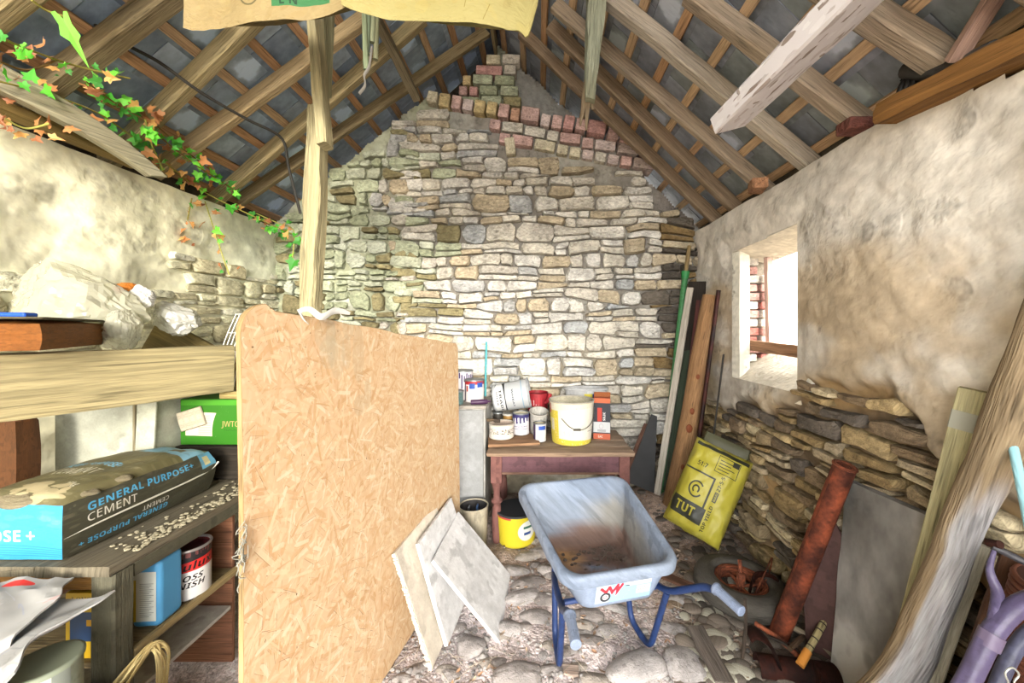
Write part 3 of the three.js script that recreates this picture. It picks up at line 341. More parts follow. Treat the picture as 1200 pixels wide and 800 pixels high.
// ------------------------------------------------------------------ wheelbarrow
{
  const wb = thing('wheelbarrow', 'grey-blue plastic wheelbarrow with muddy tray and blue tubular frame standing on the earth floor', 'wheelbarrow', V(0.35, 0, -2.05), 0.235);
  const blue = mat(0x2b4174, { tex: 'grunge', s: 3, rough: 0.45, metalness: 0.15 }), steelWear = mat(0xb9c0cf, { rough: 0.4, metalness: 0.5 });
  const N = 72, ring = (zn, zf, hn, hf, yn, yf, rad, off = 0) => { const pts = []; const zN = zn + off, zF = zf - off, hN = hn + off, hF = hf + off; const cs = [[hN - rad, zN - rad, 0], [hF - rad, zF + rad, 1], [-hF + rad, zF + rad, 2], [-hN + rad, zN - rad, 3]]; for (let c = 0; c < 4; c++) for (let i = 0; i < N / 4; i++) { const a = Math.PI / 2 - (c * 0.5 + i / (N / 4 - 1) * 0.5) * Math.PI; const x = cs[c][0] + Math.cos(a) * rad, z = cs[c][1] + Math.sin(a) * rad; const t = clamp((zN - z) / (zN - zF)); pts.push([x, lerp(yn, yf, t), z]); } return pts; };
  const rim = (o, dy) => ring(0.23, -0.52, 0.275, 0.335, 0.615 + dy, 0.735 + dy, 0.1, o), flo = (o, dy) => ring(0.19, -0.3, 0.185, 0.235, 0.43 + dy, 0.41 + dy, 0.06, o), mix = (A, B, t) => A.map((p, i) => [0, 1, 2].map((k) => lerp(p[k], B[i][k], t)));
  const inner = flo(0, 0.008), rings = [rim(0.034, -0.05), rim(0.038, -0.016), rim(0.03, 0.002), rim(0.012, 0.004), rim(0, -0.004)]; for (let i = 1; i <= 9; i++) rings.push(mix(rim(0, -0.01), inner, i / 9));
  for (let i = 1; i <= 4; i++) { const k = 1 - i / 4.4; rings.push(inner.map((p) => [p[0] * k, p[1] + (fbm(p[0] * 30 + i, p[2] * 30, 3) - 0.5) * 0.012, -0.09 + (p[2] + 0.09) * k])); }
  const loft = (rs, cap) => { const pos = rs.flat(2), idx = [], M = rs[0].length; for (let i = 0; i < rs.length - 1; i++) for (let j = 0; j < M; j++) { const a = i * M + j, b = i * M + (j + 1) % M; idx.push(a, b, a + M, b, b + M, a + M); } if (cap) { const k = pos.length / 3, l = rs[rs.length - 1]; pos.push(...[0, 1, 2].map((c) => l.reduce((s, p) => s + p[c], 0) / l.length)); for (let j = 0; j < M; j++) idx.push((rs.length - 1) * M + j, (rs.length - 1) * M + (j + 1) % M, k); } const g = new THREE.BufferGeometry(); g.setAttribute('position', new THREE.Float32BufferAttribute(pos, 3)); g.setIndex(idx); g.computeVertexNormals(); return g; };
  // finer inner skin so that the dirt has a ragged line
  let g = loft(rings, true); const sub = (g) => { const p = g.attributes.position, t = g.index.array, out = [], key = new Map(), v = []; for (let i = 0; i < p.count; i++) v.push([p.getX(i), p.getY(i), p.getZ(i)]); const mid = (a, b) => { const k = a < b ? a + '_' + b : b + '_' + a; if (!key.has(k)) { key.set(k, v.length); v.push([0, 1, 2].map((c) => (v[a][c] + v[b][c]) / 2)); } return key.get(k); }; for (let i = 0; i < t.length; i += 3) { const [a, b, c] = [t[i], t[i + 1], t[i + 2]], x = mid(a, b), y = mid(b, c), z = mid(c, a); out.push(a, x, z, x, b, y, z, y, c, x, y, z); } const q = new THREE.BufferGeometry(); q.setAttribute('position', new THREE.Float32BufferAttribute(v.flat(), 3)); q.setIndex(out); q.computeVertexNormals(); return q; };
  g = sub(g);
  const p = g.attributes.position, col = [], uv = []; for (let i = 0; i < p.count; i++) { const [x, y, z] = [p.getX(i), p.getY(i), p.getZ(i)]; uv.push(x + y, z + y); const lip = y - 0.6 - (0.23 - z) * 0.16 > -0.03; const depth = (0.615 + (0.23 - z) * 0.16 - y) / 0.3, k = fbm(x * 9, z * 9 + y * 12, 4), m = lip ? 0 : sm(0.6, 0.8, depth + (k - 0.5) * 0.8 - 0.12 * (z > -0.3 ? 0 : 1)), rs = x > 0.16 && !lip ? sm(0.1, 0.5, depth + (k - 0.5) * 0.8) * 0.75 : 0; let c = mixc([0.20, 0.26, 0.38], [0.33, 0.39, 0.49], k); c = mixc(c, [0.33, 0.3, 0.24], rs); c = mixc(c, mixc([0.17, 0.115, 0.10], [0.36, 0.22, 0.17], fbm(x * 14, z * 14, 9)), m); if (m > 0.4) c = mixc(c, [0.62, 0.36, 0.16], sm(0.12, 0.02, Math.hypot(x + 0.13, z + 0.24) + (k - 0.5) * 0.2)); col.push(...c); }
  g.setAttribute('color', new THREE.Float32BufferAttribute(col, 3)); g.setAttribute('uv', new THREE.Float32BufferAttribute(uv, 2));
  const plastic = mat(0xffffff, { tex: 'grunge', s: 2, rough: 0.55, vertexColors: true });
  const tray = mesh('tray', g, plastic, wb);
  const out = [rim(0.03, -0.05)]; for (let i = 0; i <= 5; i++) out.push(mix(rim(0.008, -0.05), flo(0.01, -0.004), i / 5)); out.push(...[0.9, 0.5].map((k) => flo(0.01, -0.008).map((q) => [q[0] * k, q[1], -0.09 + (q[2] + 0.09) * k])));
  const og = loft(out, true); boxUV(og); og.setAttribute('uv', new THREE.Float32BufferAttribute(Array.from({ length: og.attributes.position.count }, (_, i) => [og.attributes.position.getX(i), og.attributes.position.getY(i)]).flat(), 2));
  mesh('tray_shell', og, mat(0x93a3bd, { tex: 'grunge', s: 2, rough: 0.55 }), wb);
  // maker's sticker on the near end
  const st = canvasTex(512, 192, (x, w, h) => { x.fillStyle = '#8fbfd8'; x.fillRect(0, 0, w, h); x.fillStyle = '#aab8c2'; x.fillRect(0, 0, 130, h); x.fillStyle = '#d4dde6'; x.fillRect(270, 0, w - 270, 46); x.strokeStyle = '#d22f3c'; x.lineWidth = 26; x.lineJoin = 'miter'; x.beginPath(); x.moveTo(40, 34); x.lineTo(92, 82); x.lineTo(124, 26); x.moveTo(118, 24); x.lineTo(150, 92); x.lineTo(196, 22); x.lineTo(196, 92); x.lineTo(244, 12); x.stroke(); x.fillStyle = '#32343a'; x.beginPath(); x.arc(92, 134, 48, 0, 7); x.fill(); x.fillStyle = '#c9ced6'; x.beginPath(); x.arc(92, 134, 28, 0, 7); x.fill(); x.fillStyle = '#c22'; x.beginPath(); x.arc(92, 134, 17, 0, 7); x.fill(); x.fillStyle = '#fff'; x.fillRect(84, 126, 16, 16); x.fillStyle = '#33393f'; x.fillRect(268, 36, 40, 12); x.fillStyle = '#fff'; x.fillRect(308, 38, 190, 6); x.fillRect(380, 66, 122, 76); x.fillStyle = '#4a4a52'; for (let i = 0; i < 26; i++) x.fillRect(386 + i * 4.3, 72, i % 3 ? 2 : 3, 52); speckle(x, w, h, 90, '#dfe6ee', 1, 4, rng(4)); });
  const tn = rim(0.008, -0.05), zz = (y) => lerp(0.2, 0.238, (y - 0.43) / (0.565 - 0.43)), sg = new THREE.PlaneGeometry(0.285, 0.108, 6, 1); const sk = mesh('maker_sticker', sg, mat(0xffffff, { map: st, rough: 0.4 }), wb, V(0.01, 0.497, zz(0.497) + 0.003), [0.274, 0, 0]); sk.userData.label = 'blue and white maker sticker with a red emblem and barcode';
  // frame
  const tube = 0.0165; for (const s of [-1, 1]) {
    const f = mesh('handle_tube', pipe([V(s * 0.353, 0.6, 0.56), V(s * 0.335, 0.6, 0.42), V(s * 0.275, 0.405, 0.16), V(s * 0.245, 0.385, -0.1), V(s * 0.06, 0.2, -0.72)], tube, 0.09, 48), blue, wb);
    const d = V(s * 0.02, -0.012, 0.14).normalize(), gp = mesh('grip', lathe([[0, 0], [0.019, 0], [0.022, 0.004], [0.0205, 0.02], [0.0205, 0.12], [0.026, 0.126], [0.026, 0.138], [0.019, 0.14]], 20), mat(0x8593ae, { tex: 'grunge', s: 6, rough: 0.45 }), wb, V(s * 0.356, 0.597, 0.585)); gp.quaternion.setFromUnitVectors(V(0, 1, 0), d.clone().negate());
    mesh('leg', pipe([V(s * 0.278, 0.41, 0.165), V(s * 0.255, 0.02, 0.035), V(s * 0.23, 0.06, -0.13), V(s * 0.215, 0.39, -0.19)], tube, 0.07, 40), blue, wb);
  }
  mesh('cross_bar', pipe([V(-0.25, 0.4, 0.1), V(0.25, 0.4, 0.1)], 0.014, 0.01, 4), blue, wb);
  const wh = mesh('wheel', moved(new THREE.TorusGeometry(0.14, 0.045, 14, 32), 0, 0, 0, 0, Math.PI / 2, 0), mat(0x2f2d2b, { rough: 0.9 }), wb, V(0, 0.185, -0.72)); mesh('hub', moved(lathe([[0, -0.06], [0.03, -0.06], [0.03, -0.03], [0.1, -0.02], [0.1, 0.02], [0.03, 0.03], [0.03, 0.06], [0, 0.06]], 20), 0, 0, 0, 0, 0, Math.PI / 2), mat(0x8a2b25, { rough: 0.5 }), wh);
  const blk = tag(mesh('wood_block', box(0.13, 0.03, 0.06, 0.004), wood(0xcdb7a9)), 'small flat wooden block under the near left leg of the wheelbarrow', 'block'); blk.position.copy(onY(663, 781, 0.03)).setY(0.008); blk.rotation.y = -0.1;
  // dirt and grit in the tray
  const grit = [], r = rng(17); for (let i = 0; i < 46; i++) { const u = rr(-0.17, 0.19, r), w = rr(-0.27, 0.08, r); const q = pick(pebbleGeo, r).clone(); q.scale(rr(0.006, 0.016, r), rr(0.004, 0.01, r), rr(0.006, 0.016, r)); grit.push(moved(q, u > 0.02 ? u : u, 0.424 + 0.02 * (0.13 - w) * -0.2, w)); }
  for (let i = 0; i < 30; i++) { const q = box(rr(0.02, 0.05, r), 0.003, rr(0.004, 0.012, r), 0.001); grit.push(moved(q, rr(0.02, 0.18, r), 0.432 + r() * 0.012, rr(-0.26, -0.1, r), r() * 0.5, r() * 6, r() * 0.5)); }
  const gm = mesh('tray_debris', merge(grit), mat(0x8c7c72, { tex: 'stone', s: 6 }), wb); gm.userData.kind = 'stuff';
}

// ------------------------------------------------------------------ old kitchen table against the back wall
const TH = 0.75;
const paint = mat(0x6b4a52, { tex: 'grunge', s: 2.4, bump: 'grainBump', bs: 0.002, rough: 0.7 }), paintRed = mat(0x7e5550, { tex: 'grunge', s: 3, bump: 'grainBump', bs: 0.002, rough: 0.75 }), oldTop = wood(0xb39c86);
{
  const t = thing('table', 'old purple-brown painted kitchen table with turned legs under the paint tins', 'table', V(0.185, 0, -3.45));
  for (const [i, z] of [[0, 0.275], [1, 0.095], [2, -0.085], [3, -0.265]].values()) mesh('top_plank', moved(timber(1.19 - (i % 2) * 0.012, 0.178, 0.03, 0.0025, 4 + i), 0, TH - 0.015, z), i % 2 ? oldTop : wood(0xa98f78), t);
  const lg = lathe([[0, 0], [0.028, 0], [0.036, 0.03], [0.04, 0.2], [0.034, 0.3], [0.028, 0.315], [0.046, 0.335], [0.046, 0.35], [0.03, 0.365], [0.026, 0.4], [0.036, 0.46], [0.046, 0.485], [0.046, 0.5], [0.034, 0.51], [0, 0.51]], 24);
  for (const x of [-0.52, 0.52]) for (const z of [-0.3, 0.3]) { const l = mesh('leg', x > 0 ? box(0.085, 0.72, 0.085, 0.004) : lg, paintRed, t, V(x, x > 0 ? 0.36 : 0, z)); if (x < 0) mesh('leg_block', box(0.09, 0.22, 0.09, 0.004), paintRed, l, V(0, 0.61, 0)); }
  mesh('apron', box(0.98, 0.14, 0.024, 0.003), paint, t, V(0, TH - 0.1, 0.315)); mesh('apron', box(0.98, 0.14, 0.024, 0.003), paint, t, V(0, TH - 0.1, -0.315)); for (const x of [-0.545, 0.545]) mesh('apron', box(0.024, 0.14, 0.54, 0.003), paint, t, V(x, TH - 0.1, 0));
  mesh('rail', box(0.98, 0.018, 0.03, 0.003), wood(0x9c7a68), t, V(0, TH - 0.177, 0.315));
}
albedo = 0.56;
// containers: returns the thing; open ones are hollow
function tub(name, label, cat, pos, { r, rb = r * 0.9, h, body, inside, rim = body, rimH = 0.012, group, lid, print, fill }) {
  const t = thing(name, label, cat, pos, 0, group), w = 0.003;
  if (!lid) mesh('body', lathe([[0, 0.002], [rb - 0.004, 0], [rb, 0.004], [r, h - rimH], [r, h], [r - w, h], [rb - w, 0.012], [0, 0.012]], 40), body, t);
  else { mesh('body', lathe([[0, 0], [rb - 0.003, 0], [rb, 0.004], [r, h - 0.004], [r - 0.006, h]], 40), body, t); mesh('lid', lathe([[r + 0.004, -0.012], [r + 0.005, 0], [r - 0.004, 0.004], [r - 0.012, 0], [0, 0]], 40), lid, t, V(0, h, 0)); }
  if (!lid) mesh('rim', moved(new THREE.TorusGeometry(r, 0.006, 8, 48), 0, h - 0.004, 0, Math.PI / 2), rim, t);
  if (inside && !lid) mesh('residue', lathe([[r - w - 0.001, h - 0.004], [lerp(rb, r, fill ?? 0.2) - w - 0.001, h * (fill ?? 0.2)], [0, h * (fill ?? 0.2)]], 36), inside, t);
  if (print) { const [tx, a0, a1, y0, y1] = print; const g = new THREE.CylinderGeometry(lerp(rb, r, y1) + 0.0012, lerp(rb, r, y0) + 0.0012, (y1 - y0) * h, 28, 1, true, a0, a1 - a0); mesh('label', g, mat(0xffffff, { map: tx, rough: 0.5 }), t, V(0, h * (y0 + y1) / 2, 0)); }
  return t;
}
const stand = (px, py, wpx, y, push = 1) => { const f = onY(px, py, y), s = -f.z / F, r = wpx * s / 2; return { p: V(f.x, y, f.z - r * push), r, s }; };
const whitePl = mat(0xdedcd6, { tex: 'grunge', s: 3, rough: 0.5 }), dirtyWhite = mat(0xd6d0c4, { tex: 'grunge', s: 4, rough: 0.7 }), tin = mat(0xaab0b4, { tex: 'grunge', s: 4, rough: 0.4, metalness: 0.6 }), dried = mat(0xd9d2b9, { tex: 'plaster', s: 4, rough: 0.8 });
{
  const T1 = TH + 0.002;
  // big yellow and white bucket
  const a = stand(671, 523, 52, T1), bt = canvasTex(768, 384, (x, w, h) => { x.fillStyle = '#e3d04c'; x.fillRect(0, 0, w, h); x.fillStyle = '#e9e4cf'; x.fillRect(0, 0, w, 70); x.fillStyle = '#eeecdf'; x.beginPath(); x.moveTo(190, 60); x.lineTo(w, 40); x.lineTo(w, 356); x.lineTo(190, 330); x.fill(); x.fillStyle = '#c7574a'; x.fillRect(24, 10, 46, 90); x.fillStyle = '#f0ecd8'; x.fillRect(60, 150, 60, 110); x.fillStyle = '#b9b48b'; for (let i = 0; i < 8; i++) x.fillRect(66, 160 + i * 12, 48, 4); x.fillStyle = '#cfd0cc'; x.font = 'bold 64px sans-serif'; x.fillText('1 5 0', 250, 300); x.fillStyle = '#8b8a83'; x.fillRect(560, 262, 120, 6); const r = rng(3); speckle(x, w, h, 700, '#f2efe2', 1, 9, r); speckle(x, w, h, 160, '#8d8566', 1, 5, r); });
  const bk = tub('bucket', 'large yellow and white plastic bucket at the front edge of the table', 'bucket', V(0.302, T1, -3.43), { r: 0.198, rb: 0.172, h: 0.37, body: mat(0xe6d560, { tex: 'grunge', s: 3, rough: 0.5 }), inside: dried, rim: dirtyWhite, fill: 0.12, print: [bt, -1.5, 1.62, 0.02, 0.97] });
  mesh('bail_handle', sweep([V(-0.1, 0.235, 0.165), V(-0.03, 0.17, 0.2), V(0.04, 0.145, 0.2), V(0.11, 0.155, 0.175), V(0.17, 0.2, 0.11), V(0.2, 0.3, 0.02)], 0.0035, 30, 6), mat(0x77736a, { metalness: 0.7, rough: 0.5 }), bk); mesh('handle_grip', moved(new THREE.CylinderGeometry(0.009, 0.009, 0.06, 10), 0.03, 0.147, 0.2, 0, 0, Math.PI / 2), mat(0x5a5750), bk);
  // tall carton to its right
  const ct = canvasTex(256, 512, (x, w, h) => { x.fillStyle = '#3a3c46'; x.fillRect(0, 0, w, h); x.fillStyle = '#d9714a'; x.fillRect(0, 0, w, 60); x.fillStyle = '#c8463a'; x.fillRect(60, 120, 70, 170); x.fillStyle = '#fff'; x.save(); x.translate(150, 280); x.rotate(-1.57); x.font = 'bold 44px sans-serif'; x.fillText('SILIC', 0, 30); x.restore(); x.fillStyle = '#d3d6da'; x.fillRect(0, 296, w, 130); x.strokeStyle = '#a99'; x.lineWidth = 4; x.beginPath(); x.arc(120, 350, 30, 0, 7); x.stroke(); x.fillStyle = '#5a5c62'; for (let i = 0; i < 3; i++) x.fillRect(60, 392 + i * 10, 130, 4); x.fillStyle = '#c9674a'; x.fillRect(0, 440, w, 72); x.fillStyle = '#e9d9cc'; x.font = 'bold 40px sans-serif'; x.fillText('EAC', 70, 492); });
  const cb = onY(706, 511, T1), k = thing('carton', 'tall black and orange cardboard carton on the right of the table', 'carton', V(0.592, T1, -3.53), -0.2);
  const cm = mat(0xffffff, { map: ct, rough: 0.6 }), cs = mat(0x3a3c46, { rough: 0.6 }); mesh('carton_body', new THREE.BoxGeometry(0.15, 0.37, 0.13), [cs, mat(0x2f313a), mat(0xd9714a, { tex: 'grunge', s: 4 }), cs, cm, cs], k, V(0, 0.185, 0)); const fl = mesh('flap', new THREE.BoxGeometry(0.15, 0.003, 0.07), mat(0xd9814f, { tex: 'grunge', s: 4 }), k, V(0, 0.385, -0.05)); fl.rotation.x = 0.5;
  // wide grey-white trug at the back
  const tg = thing('storage_tub', 'wide pale grey plastic tub at the back of the table, behind the yellow bucket', 'tub', V(0.475, T1, -3.765)); mesh('body', lathe([[0, 0], [0.17, 0], [0.205, 0.4], [0.222, 0.405], [0.222, 0.425], [0.2, 0.425], [0.165, 0.02], [0, 0.02]], 40).scale(1, 1, 0.5), mat(0xd9dbdd, { tex: 'grunge', s: 3, rough: 0.45 }), tg);
  mesh('label', moved(new THREE.PlaneGeometry(0.16, 0.09), 0.05, 0.33, 0.106, -0.08), mat(0xffffff, { map: canvasTex(160, 96, (x) => { x.fillStyle = '#d8c94c'; x.fillRect(0, 0, 80, 96); x.fillStyle = '#2d3f86'; x.fillRect(80, 0, 80, 96); x.fillStyle = '#fff'; x.font = 'bold 60px sans-serif'; x.fillText('80', 86, 70); }) }), tg);
  // red bag and open white tub
  const rb = thing('red_tub', 'crumpled red plastic tub with white lettering behind the white tub', 'tub', V(0.0, T1, -3.77)); mesh('body', lathe([[0, 0], [0.085, 0], [0.105, 0.37], [0.1, 0.38], [0.08, 0.02], [0, 0.02]], 24), mat(0xb8323c, { tex: 'grunge', s: 3, rough: 0.5 }), rb); mesh('spout', sweep([V(0.07, 0.28, 0.05), V(0.105, 0.31, 0.065), V(0.12, 0.37, 0.07)], 0.02, 10, 8), mat(0xc0343e, { rough: 0.5 }), rb);
  mesh('lettering', new THREE.CylinderGeometry(0.1025, 0.0975, 0.09, 20, 1, true, -0.9, 1.4), mat(0xffffff, { map: canvasTex(256, 96, (x, w, h) => { x.fillStyle = '#b8323c'; x.fillRect(0, 0, w, h); x.fillStyle = '#f2dede'; x.font = 'bold 70px sans-serif'; x.fillText('MILL', 20, 76); }), rough: 0.5 }), rb, V(0, 0.29, 0));
  const wt = thing('paint_tub', 'open white paint tub tipped towards the room in the middle of the table', 'paint tub', P(618, 492, 3.5).setY(T1 + 0.2)); wt.position.set(0.0, T1 + 0.1, -3.58);
  const wg = lathe([[0, 0], [0.07, 0], [0.082, 0.21], [0.09, 0.212], [0.09, 0.224], [0.078, 0.224], [0.07, 0.06], [0, 0.06]], 36); mesh('body', wg, whitePl, wt, V(0, -0.075, -0.03), [0.3, 0, -0.06]);
  // tipped grey tub lying over the tins
  const gt = canvasTex(512, 256, (x, w, h) => { x.fillStyle = '#c9ced3'; x.fillRect(0, 0, w, h); x.fillStyle = '#8eb2cf'; x.fillRect(70, 0, 14, h); x.fillStyle = '#4a5260'; x.font = 'bold 34px sans-serif'; x.save(); x.translate(230, 190); x.rotate(-1.57); x.fillText('WHEAT', 0, 0); x.restore(); x.fillStyle = '#22262e'; x.fillRect(330, 0, 150, h); x.fillStyle = '#e8eaec'; x.beginPath(); x.ellipse(420, 128, 76, 150, 0, 0, 7); x.fill(); x.fillStyle = '#2b2f38'; x.save(); x.translate(440, 200); x.rotate(-1.57); x.font = 'bold 52px sans-serif'; x.fillText('TRADE', 0, -20); x.font = 'bold 30px sans-serif'; x.fillText('SUPER', 10, 24); x.restore(); });
  gt.center.set(0.5, 0.5); gt.rotation = -Math.PI / 2;
  const gb = thing('paint_tub', 'large silver-grey paint tub lying tipped on its side among the tins', 'paint tub', V(-0.09, T1 + 0.345, -3.715)); const ga = mesh('body', lathe([[0, 0], [0.125, 0], [0.14, 0.33], [0.15, 0.335], [0.15, 0.352], [0.136, 0.352], [0.122, 0.02], [0, 0.02]], 40), mat(0xc4c9ce, { tex: 'grunge', s: 3, rough: 0.45 }), gb); ga.rotation.set(0.1, 0, -Math.PI / 2 + 0.16); ga.position.set(-0.33, -0.02, 0);
  mesh('label', new THREE.CylinderGeometry(0.1405, 0.1275, 0.32, 30, 1, true, -1.5 + Math.PI / 2 - Math.PI / 2, 3.0), mat(0xffffff, { map: gt, rough: 0.45 }), ga, V(0, 0.17, 0)).rotation.y = 0;
  // two small white tins with violet print
  const vt = (seed) => canvasTex(256, 256, (x, w, h) => { x.fillStyle = '#ece8ee'; x.fillRect(0, 0, w, h); x.fillStyle = '#3d3a72'; x.fillRect(0, 0, w, 70); x.fillStyle = '#3d3a72'; for (let i = 0; i < 9; i++) x.fillRect(i * 30, 60, 16, 20 + hash(i, seed, 1) * 44); x.fillStyle = '#f4f2f4'; for (let i = 0; i < 8; i++) x.fillRect(14 + i * 30, 30 + hash(i, seed, 2) * 20, 14, 50); x.fillStyle = '#4b477e'; x.font = 'bold 26px sans-serif'; x.fillText('MASONRY', 60, 160); x.fillRect(70, 178, 120, 6); });
  const s1 = stand(626, 508, 23, T1 + 0.03); tub('paint_tin', 'white paint tin with violet print, standing beside the shallow crusted tin', 'paint tin', V(-0.155, T1 + 0.024, -3.565), { r: 0.077, rb: 0.075, h: 0.2, body: tin, inside: dried, rim: tin, fill: 0.6, print: [vt(1), -1.9, 1.9, 0.04, 0.94] });
  const s2 = stand(634, 507, 18, T1 + 0.003); const t2 = tub('paint_tin', 'small paint tin with blue label tucked close left of the yellow bucket', 'paint tin', V(0.02, T1, -3.42), { r: 0.056, rb: 0.055, h: 0.165, body: tin, inside: dried, rim: tin, fill: 0.6, print: [canvasTex(256, 256, (x, w, h) => { x.fillStyle = '#dcdde2'; x.fillRect(0, 0, w, h); x.fillStyle = '#4a3a5e'; x.fillRect(0, 0, 60, h); x.fillStyle = '#3559b8'; x.fillRect(110, 20, 110, 60); x.fillStyle = '#f4f4f2'; x.fillRect(80, 90, 160, 110); }), -1.4, 1.4, 0.04, 0.94] });
  // shallow crusted white tin
  const s3 = stand(589, 512, 33, T1 + 0.03), crust = canvasTex(512, 96, (x, w, h) => { const r = rng(9); x.fillStyle = '#e9e4dc'; x.fillRect(0, 0, w, h); for (let i = 0; i < 420; i++) { x.fillStyle = pick(['#5a544e', '#3f3b38', '#a39c92', '#f4f0ea', '#c9b9a9'], r); x.globalAlpha = rr(0.3, 0.9, r); x.fillRect(r() * w, 22 + r() * 40, rr(2, 14, r), rr(2, 12, r)); } x.globalAlpha = 1; });
  tub('paint_tin', 'shallow round white tin crusted with paint at the front left of the table', 'paint tin', V(-0.325, T1 + 0.024, -3.46), { r: 0.114, rb: 0.11, h: 0.13, body: dirtyWhite, inside: mat(0xe2cfc0, { tex: 'plaster', s: 6 }), rim: dirtyWhite, fill: 0.75, print: [crust, -2.2, 2.2, 0.06, 0.94] });
  // ochre jar behind
  const s4 = stand(602, 500, 16, T1 + 0.03); tub('jar', 'ochre jar half hidden behind the white violet-print tin', 'jar', V(-0.28, T1, -3.68), { r: 0.052, rb: 0.05, h: 0.185, body: mat(0xb98f4e, { tex: 'grunge', s: 4, rough: 0.5 }), rim: whitePl, lid: whitePl });
  // thin board under the tins, brushes sticking out to the left
  tub('paint_tin', 'dark squat tin propping up the tipped silver-grey tub', 'paint tin', V(-0.385, T1, -3.73), { r: 0.045, rb: 0.044, h: 0.19, body: mat(0x4b4742, { tex: 'grunge', s: 4, rough: 0.5 }), lid: tin });
  const pb = tag(mesh('offcut_board', moved(timber(0.44, 0.36, 0.02, 0.002, 8), 0, 0, 0), wood(0xc59a76)), 'thin wooden board under the shallow tin on the table', 'board'); pb.position.set(-0.22, T1 + 0.011, -3.44); pb.rotation.y = 0.12;
  for (const [i, q] of [[563, 491, 580, 496], [566, 489, 582, 493]].entries()) { const o = thing('paintbrush', ['old paintbrush stiff with paint, lying lower beside the shallow tin', 'old paintbrush stiff with paint, lying across the other brush'][i], 'paintbrush', V(-0.5, T1 + 0.168 + i * 0.02, -3.44 + i * 0.03)); o.rotation.y = 0.1 - i * 0.3; mesh('handle', moved(lathe([[0, 0], [0.008, 0], [0.011, 0.05], [0.007, 0.12], [0, 0.12]], 10), 0, 0, 0, 0, 0, -1.5), mat(0x6d5b48), o); mesh('bristles', moved(box(0.05, 0.03, 0.014, 0.004), 0.14, 0, 0), mat(0x4a4038), o); }
}
// grey cabinet between table and strand board, with its clutter
const CT = 1.09;
{
  const c = thing('cabinet', 'narrow grey-white metal cabinet standing between the strand board and the table', 'cabinet', V(-0.70, 0, -3.52)); const gm = mat(0xc9c9c6, { tex: 'grunge', s: 1.5, rough: 0.42 });
  mesh('carcass', box(0.5, CT - 0.03, 0.42, 0.01), gm, c, V(0, CT / 2 - 0.015, 0)); mesh('door', box(0.47, 0.98, 0.02, 0.006), mat(0xb4b7ba, { tex: 'grunge', s: 1.2, rough: 0.3 }), c, V(0, 0.56, 0.222)); mesh('cabinet_top', box(0.52, 0.03, 0.46, 0.006), mat(0xb9b3ab, { tex: 'grunge', s: 2 }), c, V(0, CT - 0.015, 0));
  const can = (px, py, wpx, h, m, label, pr, d = 3.45) => { const q = P(px, py, d), s = d / F, r = wpx * s / 2; return tub('paint_tin', label, 'paint tin', V(q.x, CT + 0.001, -d), { r, rb: r * 0.98, h, body: m, rim: tin, lid: tin, print: pr }); };
  const mk = (f) => canvasTex(128, 128, f);
  can(543, 472, 22, 0.27, mat(0xdcd8de, { rough: 0.5 }), 'tall white tin with dark drips at the back of the cabinet top', [mk((x, w, h) => { x.fillStyle = '#e9e4ea'; x.fillRect(0, 0, w, h); x.fillStyle = '#4c3f74'; for (let i = 0; i < 14; i++) x.fillRect(i * 9, hash(i, 1, 1) * 30, 5, 20 + hash(i, 2, 1) * 50); x.fillStyle = '#b8383a'; x.fillRect(0, 6, 50, 26); }), -1.8, 1.8, 0.05, 0.95], 3.62);
  can(556, 472, 22, 0.2, mat(0xe3dde0, { rough: 0.5 }), 'white tin with red rim and blue label at the front of the cabinet top', [mk((x, w, h) => { x.fillStyle = '#f0ecec'; x.fillRect(0, 0, w, h); x.fillStyle = '#b3323a'; x.fillRect(0, 0, w, 22); x.fillStyle = '#3156ad'; x.fillRect(50, 14, 22, 34); x.fillRect(80, 10, 24, 30); x.fillStyle = '#503a66'; x.fillRect(0, 22, 30, h); x.fillStyle = '#b8403c'; x.fillRect(36, 30, 8, 36); }), -1.8, 1.8, 0.05, 0.95], 3.5);
  can(536, 474, 14, 0.12, mat(0x6f8f90, { rough: 0.3, tex: 'grunge', s: 5 }), 'small grey-green tin on the cabinet beside the strand board', undefined, 3.36);
  const bt = thing('tube', 'dark violet tube lying on the right edge of the cabinet top', 'tube', V(-0.5, CT + 0.024, -3.34), 0.25); mesh('tube_body', moved(lathe([[0, 0], [0.02, 0], [0.022, 0.1], [0.02, 0.14], [0.008, 0.15], [0.008, 0.17], [0, 0.17]], 14), -0.08, 0, 0, 0, 0, -1.57), mat(0x4c2f52, { rough: 0.4 }), bt);
  const pl = tag(mesh('broom_handle', sweep([P(568, 492, 3.62), P(569, 440, 3.7), P(571, 402, 3.78)], 0.011, 12, 8), mat(0x58b9c4, { rough: 0.4 })), 'turquoise handle standing upright behind the tins by the cabinet', 'handle');
  const pole = pl; pole.geometry = sweep([V(-0.52, 0.02, -3.8), V(-0.52, 1.0, -3.81), V(-0.51, 1.62, -3.83)], 0.0115, 12, 8);
}
